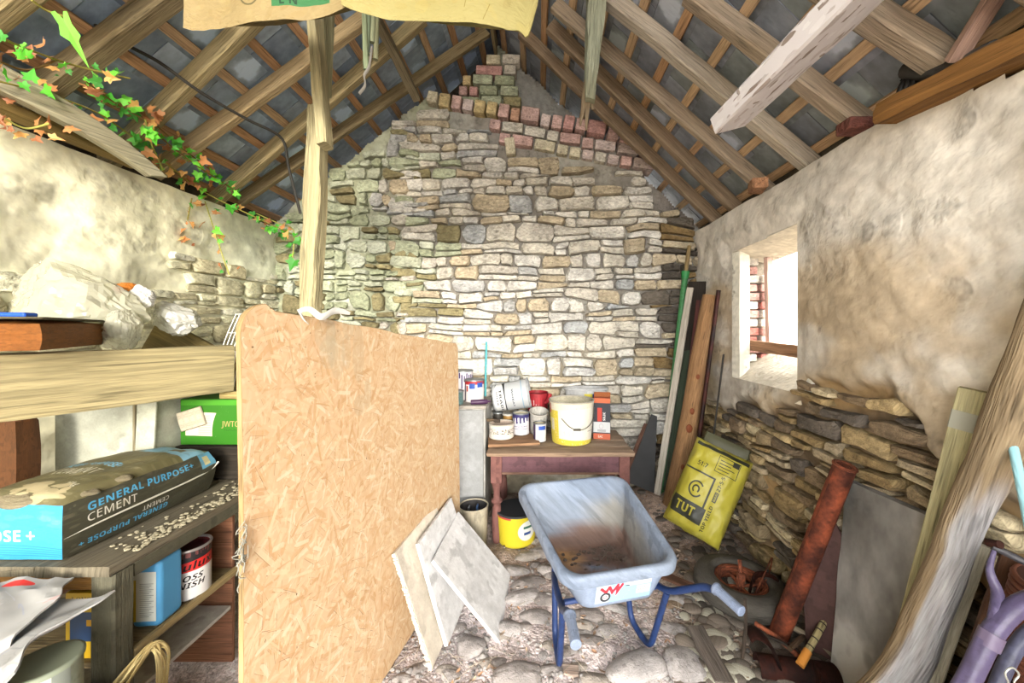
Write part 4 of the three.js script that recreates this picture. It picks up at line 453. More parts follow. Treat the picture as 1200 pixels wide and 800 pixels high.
// under the table
{
  const a = stand(601, 630, 38, 0.01), yt = canvasTex(384, 192, (x, w, h) => { x.fillStyle = '#e0cf35'; x.fillRect(0, 0, w, h); x.fillStyle = '#c4524a'; x.fillRect(60, 0, 100, 14); x.fillStyle = '#eef0ea'; x.beginPath(); x.ellipse(270, 90, 70, 66, -0.5, 0, 7); x.fill(); x.fillStyle = '#3c6f5c'; x.fillRect(236, 60, 60, 16); x.fillStyle = '#2e4f8f'; x.fillRect(240, 100, 50, 18); });
  tub('bucket', 'yellow bucket with dark lid on the floor under the table', 'bucket', V(a.p.x + 0.03, 0.0, -3.2), { r: 0.17, rb: 0.15, h: 0.26, body: mat(0xe0cf35, { tex: 'grunge', s: 3, rough: 0.45 }), lid: mat(0x34363a, { rough: 0.6 }), print: [yt, -1.5, 1.6, 0.05, 0.95] });
  const tb = tub('tub', 'beige round tub of odds and ends on the floor behind the slabs', 'tub', V(P(555, 600, 3.1).x, 0, -3.1), { r: 0.115, rb: 0.105, h: 0.33, body: mat(0xcfc6b0, { tex: 'grunge', s: 3, rough: 0.5 }), inside: mat(0x3b3a3c), fill: 0.55 });
  mesh('scraper', box(0.012, 0.16, 0.05, 0.003), mat(0x35507a, { rough: 0.5 }), tb, V(0.03, 0.25, 0)); mesh('scraper', box(0.012, 0.14, 0.04, 0.003), mat(0x6a6d72, { rough: 0.5 }), tb, V(-0.04, 0.24, -0.02));
  const r = rng(61); for (let i = 0; i < 16; i++) { const x = rr(-0.3, 0.65, r), z = rr(-3.8, -3.5, r); const o = mesh('cobble', pick(pebbleGeo, r), pick(cobDark, r), floor, V(x, floorH(x, z) + 0.03, z)); o.scale.set(rr(0.06, 0.13, r), rr(0.04, 0.08, r), rr(0.05, 0.09, r)); o.rotation.y = r() * 3; }
}
albedo = 0.62;
// ------------------------------------------------------------------ left side: old workbench with shelves and what is heaped on it
const BH = 0.9;
const benchWood = mat(0x8f8570, { tex: 'grain', s: 0.9, sv: 2.2, bump: 'grainBump', bs: 0.003, rough: 0.9 }), darkWood = wood(0x6a6350), orangeWood = wood(0xb07f3f), brownPanel = wood(0x8a6048);
const benchX1 = -1.525, benchX0 = -2.6, benchZ1 = -1.37, benchZ0 = -2.62;
{
  const t = thing('workbench', 'old paint-stained wooden workbench with open shelves under the cement bag', 'workbench', V(benchX1, 0, benchZ1)), w = benchX1 - benchX0, d = benchZ1 - benchZ0;
  for (let i = 0; i < 4; i++) { const o = mesh('top_board', timber(d, w / 4 - 0.002, 0.036, 0.0025, 60 + i), benchWood, t, V(-w / 8 - i * w / 4, BH - 0.018, -d / 2)); o.rotation.y = Math.PI / 2; }
  const painted = mat(0x6d6a58, { tex: 'grunge', s: 2.6, bump: 'grainBump', bs: 0.003, rough: 0.8 });
  for (const [x, z] of [[-0.04, -0.045], [-w + 0.05, -0.045], [-0.04, -d + 0.05], [-w + 0.05, -d + 0.05]]) mesh('leg', moved(timber(BH - 0.036, 0.076, 0.085, 0.003, 70 + x), 0, 0, 0, 0, 0, Math.PI / 2), painted, t, V(x, (BH - 0.036) / 2, z));
  mesh('front_rail', moved(timber(w - 0.16, 0.04, 0.07, 0.002, 77), 0, 0, 0), orangeWood, t, V(-w / 2, BH - 0.075, -0.06));
  mesh('side_rail', timber(d - 0.17, 0.024, 0.05, 0.002, 78), painted, t, V(-0.014, BH - 0.062, -d / 2)).rotation.y = Math.PI / 2;
  mesh('shelf', moved(box(w - 0.08, 0.02, 0.56, 0.003), 0, 0, 0), wood(0x9c8a66), t, V(-w / 2, 0.52, -0.31)); mesh('shelf_lip', timber(d - 0.17, 0.02, 0.032, 0.002, 79), wood(0xc9b07c), t, V(-0.012, 0.522, -d / 2)).rotation.y = Math.PI / 2;
  mesh('lower_shelf', box(w - 0.08, 0.018, 0.56, 0.003), mat(0xe0dbd0, { tex: 'grunge', s: 2, rough: 0.6 }), t, V(-w / 2, 0.33, -0.31));
  mesh('end_panel', box(w - 0.1, BH - 0.1, 0.018, 0.003), wood(0xb07a5c), t, V(-w / 2, BH / 2 - 0.02, -0.62)); mesh('middle_panel', box(0.018, BH - 0.1, d - 0.3, 0.003), brownPanel, t, V(-w * 0.62, BH / 2 - 0.02, -d / 2 - 0.05));
  // spilled cement on the top
  const r = rng(81), gr = []; for (let i = 0; i < 420; i++) { const q = pick(pebbleGeo.slice(0, 2), r); const s = rr(0.002, 0.008, r), z = -rr(0.1, d - 0.1, r), x = -Math.abs(rr(-0.06, 0.14, r)) * (0.3 + r()) - 0.004; const g = new THREE.IcosahedronGeometry(s, 0); g.scale(1.5, 0.6, 1.5); gr.push(moved(g, x, BH + s * 0.4, z, 0, r() * 3, 0)); }
  const m = mesh('cement_crumbs', merge(gr), mat(0xb7ae93, { rough: 1 }), t); m.userData.kind = 'stuff';
}
// pillow-shaped sack: a box bulged and rumpled, six faces with their own print
function sackGeo(w, h, d, bulge, seed, n = [22, 12, 28], rumple = 1) {
  const g = new THREE.BoxGeometry(w, h, d, ...n), p = g.attributes.position; for (let i = 0; i < p.count; i++) { let [x, y, z] = [p.getX(i) / w * 2, p.getY(i) / h * 2, p.getZ(i) / d * 2]; const ex = Math.max(0, 1 - x * x), ez = Math.max(0, 1 - z * z), ey = 1 - y * y, k = 0.62 + 0.38 * Math.pow(Math.max(0, ex * 0.5 + 0.5), 0.6) * Math.pow(Math.max(0, ez * 0.5 + 0.5), 0.6);
    let X = x * (1 - 0.1 * (y * y) * (1 - 0.3 * ez)), Z = z * (1 - 0.06 * y * y), Y = y < 0 ? y * 0.78 : y * lerp(0.74, 1 + bulge, Math.pow(ex * ez, 0.4)); const f = (fbm(x * 2.1 + seed, z * 2.4 + y, seed, 4) - 0.5) * 0.13 + ((fbm(x * 6 + seed, z * 6 + y * 3, seed + 4, 3) - 0.5) * 0.05) * rumple; Y += f * (y > 0 ? 1.5 : 0.2) * rumple; X += f * 0.25 * rumple * Math.sign(x) * Math.abs(x); Z += f * 0.2 * z; p.setXYZ(i, X * w / 2, Y * h / 2, Z * d / 2); } g.computeVertexNormals(); return g;
}
{
  const dust = (x, w, h, n, r, c = '#cfc6a6') => { for (let i = 0; i < n; i++) { x.globalAlpha = rr(0.03, 0.2, r); x.fillStyle = c; x.beginPath(); x.ellipse(r() * w, r() * h, rr(4, 60, r), rr(3, 18, r), 0, 0, 7); x.fill(); } x.globalAlpha = 1; };
  const side = canvasTex(1024, 384, (x, w, h) => { const r = rng(1); x.fillStyle = '#4d4c3e'; x.fillRect(0, 0, w, h); x.fillStyle = '#6fb3d6'; x.fillRect(w - 120, 0, 120, 150); x.fillStyle = '#d9cf9c'; x.fillRect(w - 90, 30, 50, 90); dust(x, w, 170, 90, r, '#8b8770');  x.fillStyle = '#5cb8ea'; x.font = 'bold 78px sans-serif'; x.fillText('GENERAL PURPOSE+', 120, 104, 720); x.fillStyle = '#f2efe4'; x.font = '76px sans-serif'; x.fillText('CEMENT', 118, 182, 320); x.save(); x.translate(620, 240); x.scale(1, 1); x.rotate(Math.PI); x.fillStyle = '#e8e6dc'; x.font = '50px sans-serif'; x.fillText('CEMENT', -10, -10, 210); x.fillStyle = '#5cb8ea'; x.font = 'bold 56px sans-serif'; x.fillText('GENERAL PURPOSE +', -10, -64, 600); x.restore(); dust(x, w, h, 30, r); });
  const top = canvasTex(1024, 1024, (x, w, h) => { const r = rng(2); x.fillStyle = '#77704f'; x.fillRect(0, 0, w, h); x.fillStyle = '#8dbdd6'; x.fillRect(w * 0.45, 40, w * 0.55, 200); x.fillRect(0, 60, 420, 80); x.fillStyle = '#6b6548'; x.fillRect(w * 0.7, 110, 180, 60); x.fillStyle = '#7cc0e4'; x.font = 'bold 88px sans-serif'; x.fillText('GENERAL PURPOSE+', 40, 560, 700); x.fillStyle = '#ddd8c4'; x.font = '120px sans-serif'; x.fillText('CEMENT', 240, 700, 520); x.font = 'bold 60px sans-serif'; x.fillText('25kg', 720, 880); dust(x, w, h, 260, r); dust(x, w, h, 120, r, '#5d5a44'); x.fillStyle = '#c9bb94'; x.globalAlpha = 0.85; for (let i = 0; i < 30; i++) { x.beginPath(); x.ellipse(rr(380, 900, r), rr(860, 1000, r), rr(30, 110, r), rr(14, 40, r), 0, 0, 7); x.fill(); } x.globalAlpha = 1; });
  const end = canvasTex(512, 256, (x, w, h) => { const r = rng(3); x.fillStyle = '#3fa3d8'; x.fillRect(0, 0, w, h); dust(x, w, 90, 30, r, '#9cc4d0'); x.fillStyle = '#f1f3e6'; x.font = 'bold 74px sans-serif'; x.fillText('PURPOSE +', 16, 160, 420); x.strokeStyle = '#2f86ba'; x.lineWidth = 4; for (let i = 0; i < 5; i++) { x.beginPath(); x.moveTo(0, 190 + i * 9); x.quadraticCurveTo(250, 160 + i * 16, 512, 200 + i * 10); x.stroke(); } });
  const m = (t) => mat(0xffffff, { map: t, rough: 0.55, bumpMap: TEX.plasterBump, bumpScale: 0.004 }), plain = mat(0x55523f, { rough: 0.6 });
  const t = thing('cement_bag', 'bulging bag of general purpose cement in blue and dark plastic, lying on the workbench', 'cement bag', V(-1.935, BH + 0.107, -1.715), 0.0);
  mesh('sack', sackGeo(0.44, 0.26, 0.66, 0.14, 3), [m(side), plain, m(top), plain, m(end), plain], t);
  mesh('seam_strip', sweep([V(0.214, -0.02, 0.325), V(0.221, -0.012, 0.2), V(0.223, -0.008, 0), V(0.221, -0.004, -0.2), V(0.216, 0.006, -0.31), V(0.222, 0.03, -0.345)], 0.006, 24, 6, 0, 1, 0.6), mat(0xe9e6d8, { rough: 0.6 }), t).userData.label = 'white welded seam';
  // powder spilled on the bag
  const hp = []; const r = rng(84); for (const [x, z, s] of [[0.1, 0.2, 0.07], [0.0, 0.26, 0.09], [0.16, 0.1, 0.05], [-0.1, 0.27, 0.08], [0.17, 0.22, 0.04]]) { const g = new THREE.SphereGeometry(1, 24, 12); const p = g.attributes.position; for (let i = 0; i < p.count; i++) { const k = 0.75 + 0.5 * fbm(p.getX(i) * 2 + s * 90, p.getZ(i) * 2, p.getY(i), 3); p.setXYZ(i, p.getX(i) * k * s * 1.3, p.getY(i) * k * s * 0.3, p.getZ(i) * k * s * 0.8); } g.computeVertexNormals(); hp.push(moved(g, x, 0.122 - Math.abs(z) * 0.08, z)); }
  const pw = mesh('cement_powder', merge(hp), mat(0xc9bb98, { tex: 'plaster', s: 5, bump: 'plasterBump', bs: 0.01, rough: 1 }), t); pw.userData.kind = 'stuff'; pw.userData.label = 'spilled pale cement powder';
}
// cartons behind the bag
{
  const white = mat(0xd6d8c6, { tex: 'grunge', s: 1.2, rough: 0.7 }), cr = tag(mesh('crate', box(0.58, 0.185, 0.4, 0.006), wood(0x3f382e)), 'low dark wooden crate on the workbench under the green carton', 'crate'); cr.position.set(-1.83, BH + 0.094, -2.36);
  const wc = thing('carton', 'tall white cardboard carton behind the cement bag, next to the green carton', 'carton', V(-2.31, BH + 0.001, -2.2)); mesh('carton_body', box(0.54, 0.485, 0.3, 0.006), white, wc, V(0, 0.243, 0)); mesh('flap', moved(box(0.1, 0.44, 0.012, 0.003), 0, 0, 0), mat(0xdcdecb, { tex: 'grunge', s: 2 }), wc, V(0.225, 0.25, 0.157)).rotation.z = -0.05; mesh('torn_edge', box(0.012, 0.42, 0.02, 0.004), mat(0xb9ad8c, { tex: 'grain' }), wc, V(0.165, 0.24, 0.153));
  const gt = canvasTex(1024, 512, (x, w, h) => { const r = rng(6); x.fillStyle = '#35781e'; x.fillRect(0, 0, w, h); x.fillStyle = '#4c9a2a'; x.fillRect(0, 0, w, 60); x.fillStyle = '#d9cdbb'; x.beginPath(); x.moveTo(60, 130); x.lineTo(440, 150); x.quadraticCurveTo(380, 270, 390, 420); x.lineTo(60, 410); x.fill(); x.fillStyle = '#8e8678'; for (let i = 0; i < 12; i++) x.fillRect(220, 180 + i * 19, 150, 5); x.save(); x.font = '92px sans-serif'; x.fillStyle = '#b9a06a'; x.fillText('JWTOLEO', 510, 310, 440); x.restore(); x.fillStyle = '#1f4a14'; for (let i = 0; i < 20; i++) x.fillRect(540 + i * 20, 344 + (i % 3) * 3, 11, 6); speckle(x, w, h, 80, '#cfd8b8', 1, 3, r); });
  const gm = mat(0x35781e, { rough: 0.5 }), gc = thing('carton', 'bright green printed carton lying between the white carton and the strand board', 'carton', V(-1.79, BH + 0.19, -2.3)); mesh('carton_body', new RoundedBoxGeometry(0.48, 0.26, 0.24, 2, 0.006), gm, gc, V(0, 0.13, 0)); mesh('printed_face', new THREE.PlaneGeometry(0.47, 0.25), mat(0xffffff, { map: gt, rough: 0.45 }), gc, V(0, 0.13, 0.1215)).rotation.z = -0.03 * 0;
  mesh('torn_paper', sackGeo(0.15, 0.018, 0.11, 0.3, 12, [14, 2, 10]), mat(0xd9ceb6, { tex: 'plaster', s: 4 }), gc, V(-0.17, 0.15, 0.127), [Math.PI / 2, 0.3, 0]).userData.label = 'crumpled torn paper over the print';
  const bl = tag(mesh('timber_offcut', timber(0.24, 0.2, 0.04, 0.002, 91), wood(0xc2ad70)), 'short pale timber offcut lying on the green carton', 'timber'); bl.position.set(-1.66, BH + 0.19 + 0.26 + 0.026, -2.25);
  const br = tag(mesh('box', sackGeo(0.18, 0.47, 0.09, 0.02, 5, [6, 6, 6]), mat(0x6b4426, { tex: 'grunge', s: 2, rough: 0.6 })), 'brown box low on the left, under the big plank', 'box'); br.position.set(-2.5, BH + 0.235, -1.82);
  // the big plank on edge and the board behind it
  const plank = beam('plank', V(-2.16, 1.525, -1.14), V(-1.72, 1.53, -2.16), 0.05, 0.255, wood(0xcfc090, { s: 0.6, sv: 1.4, bs: 0.006 }), null, { rough: 0.004, seed: 14 }); tag(plank, 'broad pale plank on edge running across the shelves above the green carton', 'plank');
  const bb = beam('plank', V(-2.5, 1.69, -2.47), V(-1.6, 1.19, -2.53), 0.03, 0.3, wood(0x8a7a4c), null, { rough: 0.003, seed: 15 }); tag(bb, 'dark dirty board slanting behind the broad pale plank', 'plank');
  // orange-brown case on the plank, blue thing on it
  const cs = thing('case', 'flat orange-brown wooden case with dusty lid, lying above the broad pale plank', 'case', V(-2.08, 1.655, -1.62), 0.62); mesh('case_body', moved(sackGeo(0.26, 0.13, 0.74, 0.02, 9, [6, 6, 10]), 0, 0.066, 0), mat(0xa9682c, { tex: 'grunge', s: 2, bump: 'grainBump', bs: 0.002, rough: 0.6 }), cs); mesh('lid', moved(sackGeo(0.27, 0.012, 0.75, 0.02, 10, [4, 2, 8]), 0, 0.134, 0), mat(0x77705a, { tex: 'grunge', s: 2 }), cs); cs.position.x -= 0.04;
  const bs = tag(mesh('blue_clip', moved(box(0.2, 0.02, 0.06, 0.008), 0, 0, 0), mat(0x2b62d6, { rough: 0.35 })), 'bright blue plastic strip on the dusty lid of the case', 'strip'); bs.position.copy(P(-2, 379, 1.52)).setY(1.655 + 0.142 + 0.008); bs.rotation.y = 0.3;
}
// crumpled polythene
function crumple(w, h, d, seed, sharp = 1) {
  const g = mergeVertices(new THREE.IcosahedronGeometry(1, 12).deleteAttribute('normal').deleteAttribute('uv')), p = g.attributes.position, v = V(), r = rng(seed), pl = []; for (let i = 0; i < 34; i++) { const a = r() * 6.28, c = rr(-1, 1, r), s = Math.sqrt(1 - c * c); pl.push([Math.cos(a) * s, c, Math.sin(a) * s, rr(0.62, 0.95, r)]); }
  for (let i = 0; i < p.count; i++) { v.fromBufferAttribute(p, i); let k = 1.25; for (const q of pl) { const dt = v.x * q[0] + v.y * q[1] + v.z * q[2]; if (dt > 0.05) k = Math.min(k, q[3] / dt); } k *= 1 + (fbm(v.x * 3 + seed, v.y * 3, v.z * 3, 4) - 0.5) * 0.16 * sharp + (Math.abs(fbm(v.x * 4, v.y * 4 + seed, v.z * 4, 2) - 0.5) * -0.3 + 0.05) * sharp; p.setXYZ(i, v.x * k * w / 2, v.y * k * h / 2, v.z * k * d / 2); } return toCreasedNormals(g, 0.22);
}
{
  const poly = new THREE.MeshPhysicalMaterial({ color: 0xd2d1c0, roughness: 0.12, transmission: 0.62, thickness: 0, specularIntensity: 1, ior: 1.5 }), milky = new THREE.MeshPhysicalMaterial({ color: 0xc8c8c0, roughness: 0.22, transmission: 0.55, thickness: 0 });
  const pb = (px, py, d, w, h, dd, seed, m, label, rz = 0, ry = 0) => { const o = tag(mesh('plastic_bag', crumple(w, h, dd, seed), m), label, 'plastic bag'); o.position.copy(P(px, py, d)); o.rotation.set(0, ry, rz); return o; };
  pb(90, 357, 1.98, 0.58, 0.4, 0.32, 3, poly, 'large crumpled clear plastic bag lying behind the orange-brown case', -0.28, 0.3);
  pb(143, 384, 1.98, 0.19, 0.28, 0.16, 5, poly, 'clear plastic bag drooping beside the right end of the case', 0.1);
  pb(207, 374, 2.3, 0.36, 0.22, 0.2, 8, milky, 'milky plastic bag on top of the dark slanting board', -0.32);
  const pk = thing('packet', 'torn white and orange packet between the plastic bags', 'packet', P(165, 350, 2.15)); mesh('wrapper', crumple(0.2, 0.13, 0.14, 14), mat(0xe4e2dc, { rough: 0.5 }), pk); mesh('orange_flap', crumple(0.13, 0.07, 0.1, 15), mat(0xc97a2c, { rough: 0.6 }), pk, V(-0.03, 0.05, 0.05), [0, 0, 0.5]);
  const wr = thing('wire_rack', 'white wire rack leaning behind the upper left corner of the strand board', 'rack', P(272, 385, 2.35)), wm = mat(0xe8e8e4, { rough: 0.35, metalness: 0.3 }); for (let i = 0; i < 8; i++) mesh('wire', sweep([V(-0.1 + i * 0.024, -0.39, 0.02), V(-0.07 + i * 0.024, -0.14, 0), V(0.0 + i * 0.024, 0.09, -0.03)], 0.0028, 4, 6), wm, wr); for (const t of [0.0, 0.5, 1]) mesh('cross_wire', sweep([V(-0.075 + t * 0.07, -0.14 + t * 0.23, -0.03 * t), V(0.11 + t * 0.07, -0.14 + t * 0.23, -0.03 * t)], 0.0035, 4, 6), wm, wr);
  const st = thing('plastic_strip', 'twisted white plastic strip caught on the top edge of the strand board', 'strip', P(372, 368, 1.42)); mesh('strip_ribbon', merge([sweep([P(350, 364, 1.38), P(362, 362, 1.4), P(376, 371, 1.44), P(393, 364, 1.52), P(410, 367, 1.6)].map((q) => q.sub(P(372, 368, 1.42))), (t) => 0.006 + 0.008 * Math.sin(t * 3.1), 30, 6, 0, 1, 0.25), sweep([P(350, 362, 1.38), P(356, 374, 1.39), P(362, 380, 1.385)].map((q) => q.sub(P(372, 368, 1.42))), (t) => 0.012 * (1 - t) + 0.001, 14, 6, 0, 1, 0.3)]), mat(0xeeeeea, { rough: 0.4 }), st);
}
// shelf contents
{
  const SH = 0.531;
  const dl = canvasTex(512, 512, (x, w, h) => { const r = rng(2); x.fillStyle = '#eeeceb'; x.fillRect(0, 0, w, h); x.fillStyle = '#2b2628'; x.fillRect(0, 0, w, 190); x.fillStyle = '#cf2e2b'; x.beginPath(); x.moveTo(0, 130); x.lineTo(w, 80); x.lineTo(w, 200); x.lineTo(0, 220); x.fill(); x.fillStyle = '#221c1e'; x.save(); x.translate(150, 200); x.rotate(-0.06); x.font = 'italic bold 110px sans-serif'; x.fillText('Dulux', 0, 0); x.restore(); x.fillStyle = '#1c1a1c'; x.font = 'italic bold 84px sans-serif'; x.fillText('GLOSS', 120, 310); x.fillText('FINISH', 110, 386); x.fillStyle = '#7d4a48'; for (let i = 0; i < 40; i++) x.fillRect(r() * w, 0, rr(4, 18, r), rr(10, 60, r)); speckle(x, w, h, 80, '#555', 1, 3, r); });
  tub('paint_tin', 'dripped paint tin with a red and black band on the workbench shelf', 'paint tin', V(-1.612, SH, -1.78), { r: 0.077, rb: 0.076, h: 0.225, body: tin, inside: mat(0x6b2f33, { tex: 'grunge', s: 5, rough: 0.5 }), rim: mat(0xb9b4b2, { metalness: 0.6, rough: 0.4 }), fill: 0.9, print: [dl, -1.1, 2.2, 0.02, 0.95] });
  const bb = thing('jerrycan', 'flat light blue plastic container with white label at the shelf edge', 'container', V(-1.6, SH, -1.62), 0.08); mesh('body', moved(new RoundedBoxGeometry(0.11, 0.27, 0.12, 3, 0.022), 0, 0.135, 0), mat(0x5aa3d6, { rough: 0.35 }), bb); mesh('neck', lathe([[0, 0], [0.02, 0], [0.02, 0.04], [0, 0.04]], 14), mat(0x5aa3d6, { rough: 0.35 }), bb, V(0, 0.268, 0)); mesh('label', moved(new THREE.PlaneGeometry(0.085, 0.2), 0, 0, 0), mat(0xffffff, { map: canvasTex(128, 256, (x, w, h) => { x.fillStyle = '#ecefe6'; x.fillRect(0, 0, w, h); x.fillStyle = '#d8b93a'; x.fillRect(0, 40, 14, h); x.fillStyle = '#9aa09a'; for (let i = 0; i < 18; i++) x.fillRect(34, 60 + i * 10, 80 - (i % 3) * 12, 3); }), rough: 0.5 }), bb, V(0, 0.13, 0.0612));
  const yl = canvasTex(256, 512, (x, w, h) => { x.fillStyle = '#e2b928'; x.fillRect(0, 0, w, h); x.fillStyle = '#2c4a78'; x.fillRect(30, 150, 226, 230); x.fillStyle = '#3a3322'; x.font = '52px serif'; x.fillText('LONG', 40, 70); x.fillText('POLY', 40, 130); x.fillStyle = '#e2a928'; x.fillRect(150, 210, 70, 50); });
  const yb = thing('carton', 'slim yellow and blue carton standing on the shelf behind the workbench leg', 'carton', V(-1.68, SH, -1.45)); const ym = mat(0xe2b928, { rough: 0.5 }); mesh('carton_body', new THREE.BoxGeometry(0.13, 0.24, 0.06), [ym, ym, ym, ym, mat(0xffffff, { map: yl, rough: 0.5 }), ym], yb, V(0, 0.121, 0));
  const gt = thing('jar', 'cobwebbed lidded tin in the dark behind the workbench leg', 'jar', V(-1.8, SH, -1.62)); mesh('body', lathe([[0, 0], [0.06, 0], [0.06, 0.19], [0.045, 0.21], [0, 0.21]], 24), mat(0x6b5f42, { tex: 'grunge', s: 4 }), gt);
  // crate, tin and newspapers in front of the bench
  const ck = thing('crate', 'wooden crate before the workbench carrying the grey-green tin', 'crate', V(-1.63, 0, -1.13)); for (let i = 0; i < 4; i++) for (const s of [-1, 1]) mesh('slat', box(0.6, 0.115, 0.014, 0.003), wood(0xa58b5e), ck, V(0, 0.06 + i * 0.128, s * 0.158)); for (const s of [-1, 1]) mesh('end_panel', box(0.014, 0.5, 0.3, 0.003), wood(0xa58b5e), ck, V(s * 0.29, 0.25, 0)); mesh('lid', box(0.6, 0.02, 0.33, 0.003), wood(0xab9468), ck, V(0, 0.515, 0));
  tub('paint_tin', 'plain grey-green drum below the crumpled newspaper', 'paint tin', V(-1.52, 0.526, -1.18), { r: 0.082, rb: 0.082, h: 0.2, body: mat(0xa7b09c, { tex: 'grunge', s: 3, rough: 0.45 }), lid: mat(0x97a08c, { rough: 0.5 }), print: [canvasTex(256, 256, (x, w, h) => { x.fillStyle = '#a7b09c'; x.fillRect(0, 0, w, h); x.fillStyle = '#c9d0c4'; x.fillRect(90, 0, 130, h); x.fillStyle = '#8b928a'; x.fillRect(210, 0, 46, h); }), -1.2, 1.6, 0.02, 0.96] });
  const ot = tag(mesh('wood_post', timber(0.26, 0.06, 0.06, 0.002, 96), wood(0xb08a5c)), 'short upright wooden block at the extreme left beside the grey-green drum', 'block'); ot.rotation.z = Math.PI / 2; ot.position.set(-1.68, 0.526 + 0.132, -1.18);
  const np = canvasTex(512, 512, (x, w, h) => { const r = rng(8); x.fillStyle = '#a3a2a0'; x.fillRect(0, 0, w, h); for (let i = 0; i < 70; i++) { x.globalAlpha = rr(0.1, 0.4, r); x.strokeStyle = pick(['#8d93b0', '#b9bfd0', '#c66', '#a9adb5', '#777'], r); x.lineWidth = rr(1, 7, r); x.beginPath(); const a = r() * w, b = r() * h; x.moveTo(a, b); x.quadraticCurveTo(a + rr(-80, 80, r), b + rr(-80, 80, r), a + rr(-120, 120, r), b + rr(-60, 60, r)); x.stroke(); } x.globalAlpha = 1; x.fillStyle = '#d23a35'; x.beginPath(); x.ellipse(330, 40, 60, 20, 0, 0, 7); x.fill(); });
  const np2 = canvasTex(256, 256, (x, w, h) => { const r = rng(18); x.fillStyle = '#a6a5a4'; x.fillRect(0, 0, w, h); for (let i = 0; i < 60; i++) { x.globalAlpha = rr(0.1, 0.4, r); x.strokeStyle = pick(['#8d93b0', '#b9bfd0', '#777', '#555a66'], r); x.lineWidth = rr(1, 5, r); x.beginPath(); const a = r() * w, b = r() * h; x.moveTo(a, b); x.quadraticCurveTo(a + rr(-60, 60, r), b + rr(-60, 60, r), a + rr(-80, 80, r), b + rr(-40, 40, r)); x.stroke(); } x.globalAlpha = 1; });
  const paper = (name, w, d, seed, label, pos, rot) => { const g = new THREE.BoxGeometry(w, 0.006, d, 30, 1, 24), p = g.attributes.position; for (let i = 0; i < p.count; i++) { const x = p.getX(i) / w, z = p.getZ(i) / d, f = (fbm(x * 2 + seed, z * 2, 2, 3) - 0.5) * 0.05 + (Math.abs(fbm(x * 3, z * 2 + seed, 7, 2) - 0.5) * -0.12) + 0.02 * Math.sin(x * 5 + seed) * (0.5 - z) - 0.1 * Math.max(0, z) ** 1.4; p.setY(i, p.getY(i) + f); p.setX(i, p.getX(i) + (n3(z * 5, seed, 4) - 0.5) * 0.05 * Math.abs(x) * 2); } const q = toCreasedNormals(g, 0.5); const o = tag(mesh(name, q, mat(0xffffff, { map: seed === 4 ? np2 : np, rough: 0.85 })), label, 'newspaper'); o.position.copy(pos); o.rotation.set(...rot); return o; };
  paper('newspaper', 0.5, 0.34, 4, 'crumpled sheet of newspaper drooping over the grey-green drum, the lower one', V(-1.68, 0.805, -1.15), [0.32, -0.1, 0.2]);
  paper('newspaper', 0.4, 0.3, 9, 'crumpled sheet of newspaper with a red spot, lying on top of the lower one', V(-1.76, 0.865, -1.15), [0.38, 0.2, -0.06]);
  // sisal twine
  const tw = thing('twine_hank', 'frayed hank of straw-coloured sisal twine hanging from the shelf edge', 'twine', V(-1.49, 0.54, -1.5)), r = rng(71), tm = [mat(0xd9c58c), mat(0xc4ad74)]; for (let i = 0; i < 16; i++) { const j = () => rr(-0.016, 0.016, r); mesh('strand', sweep([V(0.0 + j(), -0.1 + j() * 2, 0.2), V(0.008 + j(), -0.05 + j() * 2, 0.12 + j()), V(0.012 + j() * 0.4, -0.004 + j(), 0.03 + j()), V(0.018 + j() * 0.3, -0.07, -0.01 + j() * 2), V(0.02 + j() * 0.4, -0.2 - r() * 0.16, j() * 3 + 0.01)], 0.0035, 22, 5), pick(tm, r), tw); }
}
albedo = 0.68;
